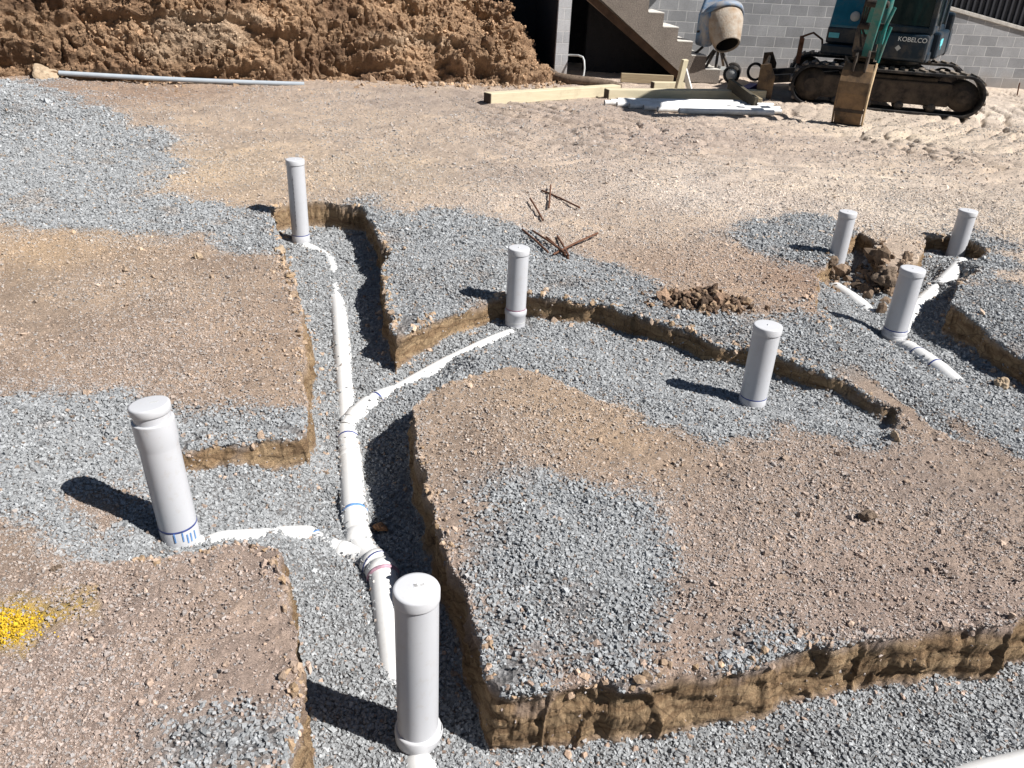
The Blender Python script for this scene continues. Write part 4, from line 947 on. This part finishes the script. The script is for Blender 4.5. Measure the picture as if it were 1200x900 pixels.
# ------------------------------------------------------------------ excavator
def excavator():
    E1 = Vector((.964, -.266, 0)); E2 = Vector((.266, .964, 0)); P0 = Vector((3.55, 10.83, 0))
    ctr = P0 + E1 * .88 + E2 * .95
    root = empty('excavator', ctr, 'dark navy and teal tracked digger parked before the block wall with its bucket down', 'excavator')
    R = .245; HL = .88
    for side, nm in ((.0, 'near'), (1.45, 'far')):
        o = P0 + E1 * .88 + E2 * (side + .2)
        loop = []; n = 14
        for k in range(n + 1): q = -PI / 2 + PI * k / n; loop.append((HL + math.cos(q) * R, R + math.sin(q) * R))
        for k in range(n + 1): q = PI / 2 + PI * k / n; loop.append((-HL + math.cos(q) * R, R + math.sin(q) * R))
        inner = [(max(-HL, min(HL, a)) + (a - max(-HL, min(HL, a))) * .86, R + (b - R) * .86) for a, b in loop]
        N = len(loop); vs = []
        for (p_, w_) in ((loop, -1), (loop, 1), (inner, 1), (inner, -1)):
            vs += [o + E1 * a + UP * b + E2 * (w_ * .19) for a, b in p_]
        fs = []
        for k in range(N):
            j = (k + 1) % N
            for r_ in range(4): fs.append((r_ * N + k, r_ * N + j, ((r_ + 1) % 4) * N + j, ((r_ + 1) % 4) * N + k))
        m = MB(); m.add(vs, fs); tr = under(root, m, 'track', M['rubber'], .006)
        m = MB(); per = []
        for k in range(N):
            a = Vector((*loop[k], 0)); b = Vector((*loop[(k + 1) % N], 0)); L = (b - a).length; per.append((a, b, L))
        tot = sum(p[2] for p in per); cnt = 44; pos = 0; acc = 0; idx = 0
        for c in range(cnt):
            tgt = tot * c / cnt
            while acc + per[idx][2] < tgt: acc += per[idx][2]; idx += 1
            a, b, L = per[idx]; p = a + (b - a) * ((tgt - acc) / max(L, 1e-6)); d = (b - a).normalized(); nn = Vector((d.y, -d.x, 0))
            for w_ in (-1, 1):
                cc = o + E1 * (p.x + nn.x * .008) + UP * (p.y + nn.y * .008) + E2 * (w_ * .095)
                T_ = (E1 * d.x + UP * d.y + E2 * (.25 * w_)).normalized(); N_ = (E1 * nn.x + UP * nn.y)
                m.box(cc, (.036, .175, .026), (T_, N_.cross(T_).normalized(), N_))
        under(root, m, 'lugs', M['lug'], 0, tr)
        m = MB(); m.box(o + UP * R + E1 * 0.0, (HL * 1.7, .26, .27), (E1, E2, UP)); m.box(o + UP * .40 + E1 * .0, (HL * 1.3, .2, .06), (E1, E2, UP)); under(root, m, 'track_frame', M['mudsteel'], .02)
        for e, nm2, rr in ((-HL, 'drive_sprocket', .19), (HL, 'idler_wheel', .175)):
            m = MB(); m.lathe([(rr * .45, -.17), (rr * .5, -.155), (rr * .62, -.15), (rr * .7, -.13), (rr, -.12), (rr, .12), (rr * .6, .13)], o + E1 * e + UP * R, E2, 24); under(root, m, nm2, M['mudsteel'])
        for k in range(4):
            m = MB(); m.lathe([(.02, -.15), (.05, -.14), (.058, -.12), (.058, .12)], o + E1 * (-.55 + k * .37) + UP * .085, E2, 16); under(root, m, 'roller', M['steel_dark'])
    m = MB(); m.box(ctr + UP * .40, (.9, 1.15, .22), (E1, E2, UP)); under(root, m, 'undercarriage', M['steel_dark'], .02)
    m = MB(); m.lathe([(.42, .48), (.42, .60)], ctr, (0, 0, 1), 32); under(root, m, 'slew_ring', M['steel_dark'])
    # blade at the left end of the tracks
    bl = P0 + E1 * (-.62) + E2 * .95
    m = MB(); prof = [(.0, .02), (.05, .0), (.03, .12), (.035, .26), (.075, .40), (.045, .41), (-.01, .26), (-.02, .12)]
    m.prism(prof, bl, E1, UP, E2, 1.75); b_ = under(root, m, 'dozer_blade', M['bucket'], .004)
    for w_ in (-.88, .88):
        m = MB(); m.prism([(-.03, 0), (.17, .02), (.17, .30), (.09, .45), (-.03, .43)], bl + E2 * w_, E1, UP, E2, .03); under(root, m, 'blade_end_plate', M['bucket'], .003, b_)
    for w_ in (-.4, .4):
        m = MB(); m.beam(bl + E2 * w_ + UP * .2, ctr + E2 * w_ * .9 - E1 * .35 + UP * .36, .08, .10); under(root, m, 'blade_arm', M['steel_dark'], .006)
    m = MB(); m.lathe([(.09, -.02), (.115, -.025), (.125, 0), (.115, .025), (.09, .02)], bl + E2 * .3 - E1 * .10 + UP * .22, (E2 + E1 * .3), 28, False); under(root, m, 'coiled_hose', M['rubber'])
    m = MB()
    for w_ in (-.55, -.15): m.box(bl + E1 * .42 + E2 * w_ + UP * .60, (.05, .05, .30), (E1, E2, UP))
    m.box(bl + E1 * .42 - E2 * .35 + UP * .68, (.05, .45, .05), (E1, E2, UP)); m.tube([bl + E1 * .42 - E2 * .15 + UP * .74, bl + E1 * .55 - E2 * .2 + UP * .8, bl + E1 * .68 - E2 * .1 + UP * .72, bl + E1 * .72 + UP * .55], .014, 8)
    under(root, m, 'ram_bracket', M['rust'], .004)
    # upper structure, slewed towards the camera's left
    Fd = Vector((-.50, -.866, 0)); Ld = Vector((.866, -.50, 0))        # forward, and image-right side
    C0 = Vector((4.62, 11.50, 0))
    U = lambda f, l, z: C0 + Fd * f + Ld * l + UP * z
    ax = (Fd, Ld, UP)
    def bx(name, f0, f1, l0, l1, z0, z1, mat, bev=.01, parent=None, mb=None):
        m = MB(); m.box(U((f0 + f1) / 2, (l0 + l1) / 2, (z0 + z1) / 2), (f1 - f0, l1 - l0, z1 - z0), ax); return under(root, m, name, M[mat], bev, parent)
    body = bx('deck', -1.05, .70, -.66, .60, .585, .70, 'navy', .02)
    bx('front_skirt', .40, .80, -.10, .585, .60, .90, 'navy', .03)
    bx('side_skirt', -1.0, .39, .20, .66, .61, .92, 'navy', .03)
    # counterweight: curved tail
    m = MB(); prof = []
    for k in range(13): q = PI / 2 + PI * k / 12; prof.append((-.55 + math.cos(q) * .55, math.sin(q) * .68))
    m.prism(prof, U(0, 0, .86), Fd, Ld, UP, .52); under(root, m, 'counterweight', M['navy'], .03)
    # engine hood, right of the boom
    m = MB(); m.prism([(-.9, .70), (.50, .70), (.53, .92), (.40, 1.25), (.10, 1.60), (-.9, 1.60)], U(0, -.45, 0), Fd, UP, Ld, .40); hd = under(root, m, 'hood', M['blue'], .03)
    bx('hood_lower_panel', -.5, .535, -.655, -.22, .705, .90, 'navy', .02, hd)
    m = MB(); m.box(U(.545, -.56, .80), (.012, .13, .06), ax); under(root, m, 'hood_decal', M['aqua'], .003, hd)
    m = MB()
    m.lathe([(.05, -.01), (.06, 0), (.055, .012), (.01, .014)], U(.50, -.36, 1.03), Fd, 20); under(root, m, 'head_lamp', M['decal'], 0, hd)
    # cab frame with glass
    F0, F1, L0, L1, Z0, Z1 = -.50, .76, -.02, .60, .90, 2.05
    cab = bx('cab_base', F0, F1 - .012, L0, L1 - .01, .90, .985, 'navy', .02)
    m = MB()
    for (f, l) in ((F1 - .04, L0 + .03), (F1 - .04, L1 - .03), (F0 + .04, L1 - .03), (F0 + .04, L0 + .03), (.10, L1 - .03)): m.box(U(f, l, (Z0 + Z1) / 2), (.075, .06, Z1 - Z0), ax)
    under(root, m, 'cab_pillars', M['navy'], .012, cab)
    bx('cab_roof', F0, F1, L0, L1, Z1, Z1 + .1, 'navy', .03, cab)
    gl = []
    bx('windscreen', F1 - .035, F1 - .025, L0 + .06, L1 - .06, .99, Z1 - .01, 'glass', 0, cab)
    bx('door_window', .14, F1 - .08, L1 - .03, L1 - .022, .99, Z1 - .01, 'glass', 0, cab)
    bx('rear_side_window', F0 + .08, .06, L1 - .03, L1 - .022, 1.0, Z1 - .01, 'glass', 0, cab)
    m = MB(); m.box(U(.02, .30, 1.05), (.42, .42, .12), ax); m.box(U(-.2, .30, 1.35), (.10, .42, .6), ax); under(root, m, 'operator_seat', M['seat'], .03, cab)
    # markings on the panel under the windscreen
    cu = bpy.data.curves.new('maker_lettering', 'FONT'); cu.body = 'KOBELCO'; cu.size = .072; cu.extrude = .0015; cu.align_x = 'CENTER'; cu.align_y = 'CENTER'; cu.space_character = 1.0
    tx = bpy.data.objects.new('maker_lettering', cu); COL.objects.link(tx)
    dg = bpy.context.evaluated_depsgraph_get(); me = bpy.data.meshes.new_from_object(tx.evaluated_get(dg)); bpy.data.objects.remove(tx)
    p = U(.8025, .40, .835); Rm = Matrix((Ld, UP, Fd)).transposed().to_4x4(); me.transform(Matrix.Translation(p - root.location) @ Rm); link('maker_lettering', me, root, M['white_text'])
    m = MB(); dq = .035
    m.prism([(dq, 0), (0, dq), (-dq, 0), (0, -dq)], U(.802, .26, .735), Ld, UP, Fd, .005); under(root, m, 'diamond_sticker', M['decal'])
    m = MB(); m.prism([(-.12, -.03), (.10, -.03), (.13, .0), (.13, .05), (-.05, .05), (-.12, .02)], U(.18, .662, .79), -Fd, UP, Ld, .006); m.prism([(-.03, -.07), (.02, -.07), (.02, -.032), (-.03, -.032)], U(.18, .662, .79), -Fd, UP, Ld, .006); under(root, m, 'side_decal', M['aqua'])
    # boom foot, boom, stick
    m = MB(); m.box(U(.72, -.14, .80), (.34, .22, .34), ax); under(root, m, 'swing_post', M['steel_dark'], .03)
    def poly_arm(name, pts, w, mat):
        m = MB()
        for i in range(len(pts) - 1):
            a, ha = pts[i]; b, hb = pts[i + 1]; d = (b - a).normalized(); nn = Ld.cross(d).normalized()
            vs = [a + nn * ha / 2 - Ld * w / 2, a + nn * ha / 2 + Ld * w / 2, a - nn * ha / 2 + Ld * w / 2, a - nn * ha / 2 - Ld * w / 2, b + nn * hb / 2 - Ld * w / 2, b + nn * hb / 2 + Ld * w / 2, b - nn * hb / 2 + Ld * w / 2, b - nn * hb / 2 - Ld * w / 2]
            m.add(vs, [(0, 1, 2, 3), (7, 6, 5, 4), (0, 4, 5, 1), (1, 5, 6, 2), (2, 6, 7, 3), (3, 7, 4, 0)])
        return under(root, m, name, M[mat], .008)
    poly_arm('boom', [(U(.84, -.10, .90), .18), (U(1.15, -.07, 1.5), .28), (U(1.75, -.05, 2.1), .36), (U(2.35, .05, 2.45), .32), (U(3.0, .20, 2.30), .22)], .17, 'teal')
    BK = Vector((3.60, 9.50, 0))
    ST = Vector((BK.x + .07, BK.y + .10, .78)); 
    arm = poly_arm('stick', [(ST + UP * -.06, .08), (ST + UP * .28 + Fd * .10 + Ld * .04, .11), (ST + UP * .9 + Fd * .42 + Ld * .13, .19), (ST + UP * 1.5 + Fd * .85 + Ld * .20, .22)], .085, 'teal')
    m = MB(); a = ST + Ld * .12 - UP * .12 + Fd * .02; m.tube([a + Ld * .02, a + UP * .25 + Ld * .05, a + UP * .36 + Ld * .07], .016, 10); m.tube([a + UP * .02, a + UP * .30, a + UP * .55 + Ld * .06], .020, 10); under(root, m, 'link_rods', M['teal'])
    m = MB(); a = ST - Fd * .20 + Ld * .08 + UP * .05; m.tube([a, a + UP * .7 - Fd * .1], .040, 14); cy = under(root, m, 'bucket_ram', M['teal'])
    m = MB(); m.tube([a - UP * .18, a], .02, 10); under(root, m, 'ram_rod', M['chrome'], 0, cy)
    m = MB()
    for k in range(3): m.tube([ST + Ld * (-.07 + .02 * k) + UP * (.02 + .1 * k), ST + Ld * (-.13 + .02 * k) + UP * .22, ST + Ld * (-.12 + .03 * k) + UP * .5 , ST + Ld * (-.05) + UP * .8], .012, 8)
    under(root, m, 'hydraulic_hoses', M['rubber'])
    for z_, l_ in ((.0, .17), (.28, .15), (.50, .13)):
        m = MB(); m.lathe([(.028, -l_ / 2 - .05), (.036, -l_ / 2 - .04), (.036, l_ / 2 + .04), (.028, l_ / 2 + .05)], ST + UP * (z_ - .05), Ld, 14); under(root, m, 'pivot_pin', M['mudsteel'])
    # trenching bucket, curled so its back faces the camera
    bf = Vector((-.47, -.88, 0)).normalized(); blf = Vector((bf.y * -1, bf.x, 0)); wd = .31
    outer = [(.03, .0), (.075, .10), (.10, .22), (.11, .34), (.09, .46), (.04, .57), (-.04, .64)]
    Cb = BK
    m = MB(); vs = []; 
    for w_ in (-1, 1):
        for (a, b) in outer: vs.append(Cb + bf * a + UP * b + blf * (w_ * wd / 2 * (1 - .10 * (1 - b / .64))))
        for (a, b) in reversed(outer): vs.append(Cb + bf * (a - .022) + UP * b + blf * (w_ * wd / 2 * (1 - .10 * (1 - b / .64))))
    n = 2 * len(outer); fs = [tuple(range(n - 1, -1, -1)), tuple(range(n, 2 * n))] + [(i, (i + 1) % n, n + (i + 1) % n, n + i) for i in range(n)]
    m.add(vs, fs); bkt = under(root, m, 'bucket', M['bucket'], .004)
    side = [(.026, .0), (.075, .10), (.10, .22), (.11, .34), (.09, .46), (.04, .57), (-.04, .66), (-.06, .62), (.0, .40), (.015, .2), (.0, .01)]
    for w_ in (-1, 1):
        m = MB(); m.prism(side, Cb + blf * (w_ * (wd / 2 + .004)), bf, UP, blf, .018); under(root, m, 'side_plate', M['bucket_side' if w_ > 0 else 'bucket'], .002, bkt)  # plate on the sun side takes the painted sunlit colour
    m = MB(); m.box(Cb + bf * .02 + UP * .008, (.04, wd + .01, .02), (bf, blf, UP)); m.box(Cb + bf * .085 + UP * .16, (.02, wd + .004, .035), (bf, blf, UP)); under(root, m, 'cutting_edge', M['mudsteel'], .003, bkt)
    for w_ in (-.06, .06):
        m = MB(); m.prism([(-.05, .58), (.06, .56), (.03, .72), (-.03, .78), (-.08, .72)], Cb + blf * w_, bf, UP, blf, .025); under(root, m, 'hanger_bracket', M['mudsteel'], .004, bkt)
    return root, U
EXC, UF = excavator()
# a hi-vis vest hung over the operator's seat
def vest():
    Fd = Vector((-.50, -.866, 0)); Ld = Vector((.866, -.50, 0)); c = UF(-.10, .42, 1.05)
    root = empty('safety_vest', c, 'yellow green safety vest hung inside the cab of the digger', 'safety vest')
    m = MB(); m.prism([(-.17, .0), (.15, -.02), (.19, .30), (.10, .46), (.04, .40), (-.03, .42), (-.09, .48), (-.19, .32)], UF(-.11, .42, 1.05), Ld, UP, Fd, .05); under(root, m, 'vest_cloth', M['seat'], .015)
    m = MB(); m.prism([(-.15, .10), (-.09, .10), (-.06, .42), (-.12, .42)], UF(-.08, .40, 1.05), Ld, UP, Fd, .012); m.prism([(.06, .18), (.15, .20), (.12, .30), (.05, .27)], UF(-.08, .42, 1.05), Ld, UP, Fd, .012); under(root, m, 'reflective_band', M['hiviz'], .003)
vest()

# ------------------------------------------------------------------ cement mixer
def mixer():
    c = Vector(at_y(848, 28, 12.75)); root = empty('cement_mixer', (c.x, c.y, 0), 'blue tilting cement mixer with a cement caked drum tipped mouth down beside the stairs', 'cement mixer')
    ax = Vector((.16, -.62, -.77)).normalized()
    m = MB(); m.lathe([(.07, -.27), (.19, -.24), (.255, -.15), (.275, -.06), (.275, .0), (.265, .05), (.18, .33), (.172, .345), (.155, .335), (.24, .05), (.23, -.1), (.05, -.2)], c, ax, 40, True); dr = under(root, m, 'drum', M['drum'])
    m = MB(); m.lathe([(.0005, .0), (.225, .001), (.165, .30), (.150, .325)], c, ax, 40, False); under(root, m, 'drum_inside', M['mixer_in'], 0, dr)
    m = MB(); m.lathe([(.262, -.17), (.30, -.165), (.305, -.09), (.28, -.085)], c, ax, 40, False); under(root, m, 'ring_gear', M['mixer_blue'], 0, dr)
    sx = Vector((1, .3, 0)).normalized()
    m = MB(); m.box(c - sx * .25 + Vector((0, .10, -.08)), (.17, .30, .46), (sx, Vector((-sx.y, sx.x, 0)), UP)); under(root, m, 'motor_housing', M['mixer_blue'], .05)
    m = MB(); m.prism([(-.30, -.30), (-.05, -.34), (.02, -.05), (.03, .24), (-.10, .31), (-.25, .22), (-.31, .0)], c - ax * .16 + Vector((-.02, .05, .02)), sx, UP, Vector((-sx.y, sx.x, 0)), .07); under(root, m, 'gear_cover', M['mixer_blue'], .02)
    bz = lambda dx, dy, z: Vector((c.x + dx, c.y + dy, z))
    m = MB(); m.tube([bz(-.22, .15, .45), bz(-.34, .05, .36), bz(-.38, .05, .33)], .02, 10); m.tube([bz(-.36, .02, .66), bz(-.22, .05, .68)], .015, 8); under(root, m, 'handle_bar', M['steel_dark'])
    for (a, b) in (((-.02, .0, .52), (-.02, -.02, .03)), ((-.06, .0, .42), (-.26, -.1, .03)), ((.02, .0, .45), (.16, -.06, .20)), ((.02, .04, .45), (.16, .32, .20)), ((-.06, .10, .42), (-.26, .3, .03))):
        m = MB(); m.tube([bz(*a), bz(*b)], .021, 10); under(root, m, 'leg', M['steel_dark'])
    m = MB(); m.tube([bz(.15, -.10, .125), bz(.30, .34, .125)], .017, 10); m.beam(bz(.02, -.05, .20), bz(.2, .0, .17), .09, .05); under(root, m, 'axle', M['decal'])
    wa = Vector((.30, .9, 0)).normalized()
    for (dx, dy) in ((.20, -.12), (.32, .34)):
        o = bz(dx, dy, .125); m = MB(); m.lathe([(.085, -.025), (.115, -.023), (.122, 0), (.115, .023), (.085, .025)], o, wa, 28, False); w = under(root, m, 'wheel', M['rubber'])
        m = MB(); m.lathe([(.02, -.03), (.05, -.026), (.085, -.015), (.087, .015), (.04, .026)], o, wa, 24); under(root, m, 'rim', M['decal'], 0, w)
    return root
mixer()

# ------------------------------------------------------------------ sky, sun, camera
AZ, EL = 109.0, 47.0
w = bpy.data.worlds.new('World'); SC.world = w; w.use_nodes = True; nt = w.node_tree; nt.nodes.clear()
sky = nt.nodes.new('ShaderNodeTexSky'); sky.sky_type = 'NISHITA'; sky.sun_disc = False; sky.sun_elevation = math.radians(EL); sky.sun_rotation = math.radians(AZ); sky.air_density = 1.0; sky.dust_density = .6; sky.ozone_density = 1.0
bg = nt.nodes.new('ShaderNodeBackground'); bg.inputs[1].default_value = .032; ow = nt.nodes.new('ShaderNodeOutputWorld'); nt.links.new(sky.outputs[0], bg.inputs[0]); nt.links.new(bg.outputs[0], ow.inputs[0])
ld = bpy.data.lights.new('sun', 'SUN'); ld.energy = 5.0; ld.angle = math.radians(.53); ld.color = (1.0, .965, .92); so = bpy.data.objects.new('sun', ld); COL.objects.link(so)
sv = Vector((math.sin(math.radians(AZ)) * math.cos(math.radians(EL)), math.cos(math.radians(AZ)) * math.cos(math.radians(EL)), math.sin(math.radians(EL))))
so.rotation_euler = sv.to_track_quat('Z', 'Y').to_euler(); so.location = (6, -2, 8)
cd = bpy.data.cameras.new('camera'); cam = bpy.data.objects.new('camera', cd); COL.objects.link(cam); SC.camera = cam
cd.sensor_fit = 'HORIZONTAL'; cd.sensor_width = 36; cd.lens = F / 1200 * 36; cd.clip_start = .05; cd.clip_end = 600
cam.matrix_world = Matrix(((RT[0], -DN[0], -_f[0], CAM[0]), (RT[1], -DN[1], -_f[1], CAM[1]), (RT[2], -DN[2], -_f[2], CAM[2]), (0, 0, 0, 1)))
vs = SC.view_settings; vs.view_transform = 'Standard'; vs.look = 'None'; vs.exposure = .78; vs.gamma = 1; vs.use_curve_mapping = False
SC.cycles.max_bounces = 5; SC.cycles.diffuse_bounces = 3; SC.cycles.glossy_bounces = 2; SC.cycles.use_denoising = True; SC.cycles.denoiser = 'OPENIMAGEDENOISE'; SC.cycles.denoising_input_passes = 'RGB_ALBEDO_NORMAL'
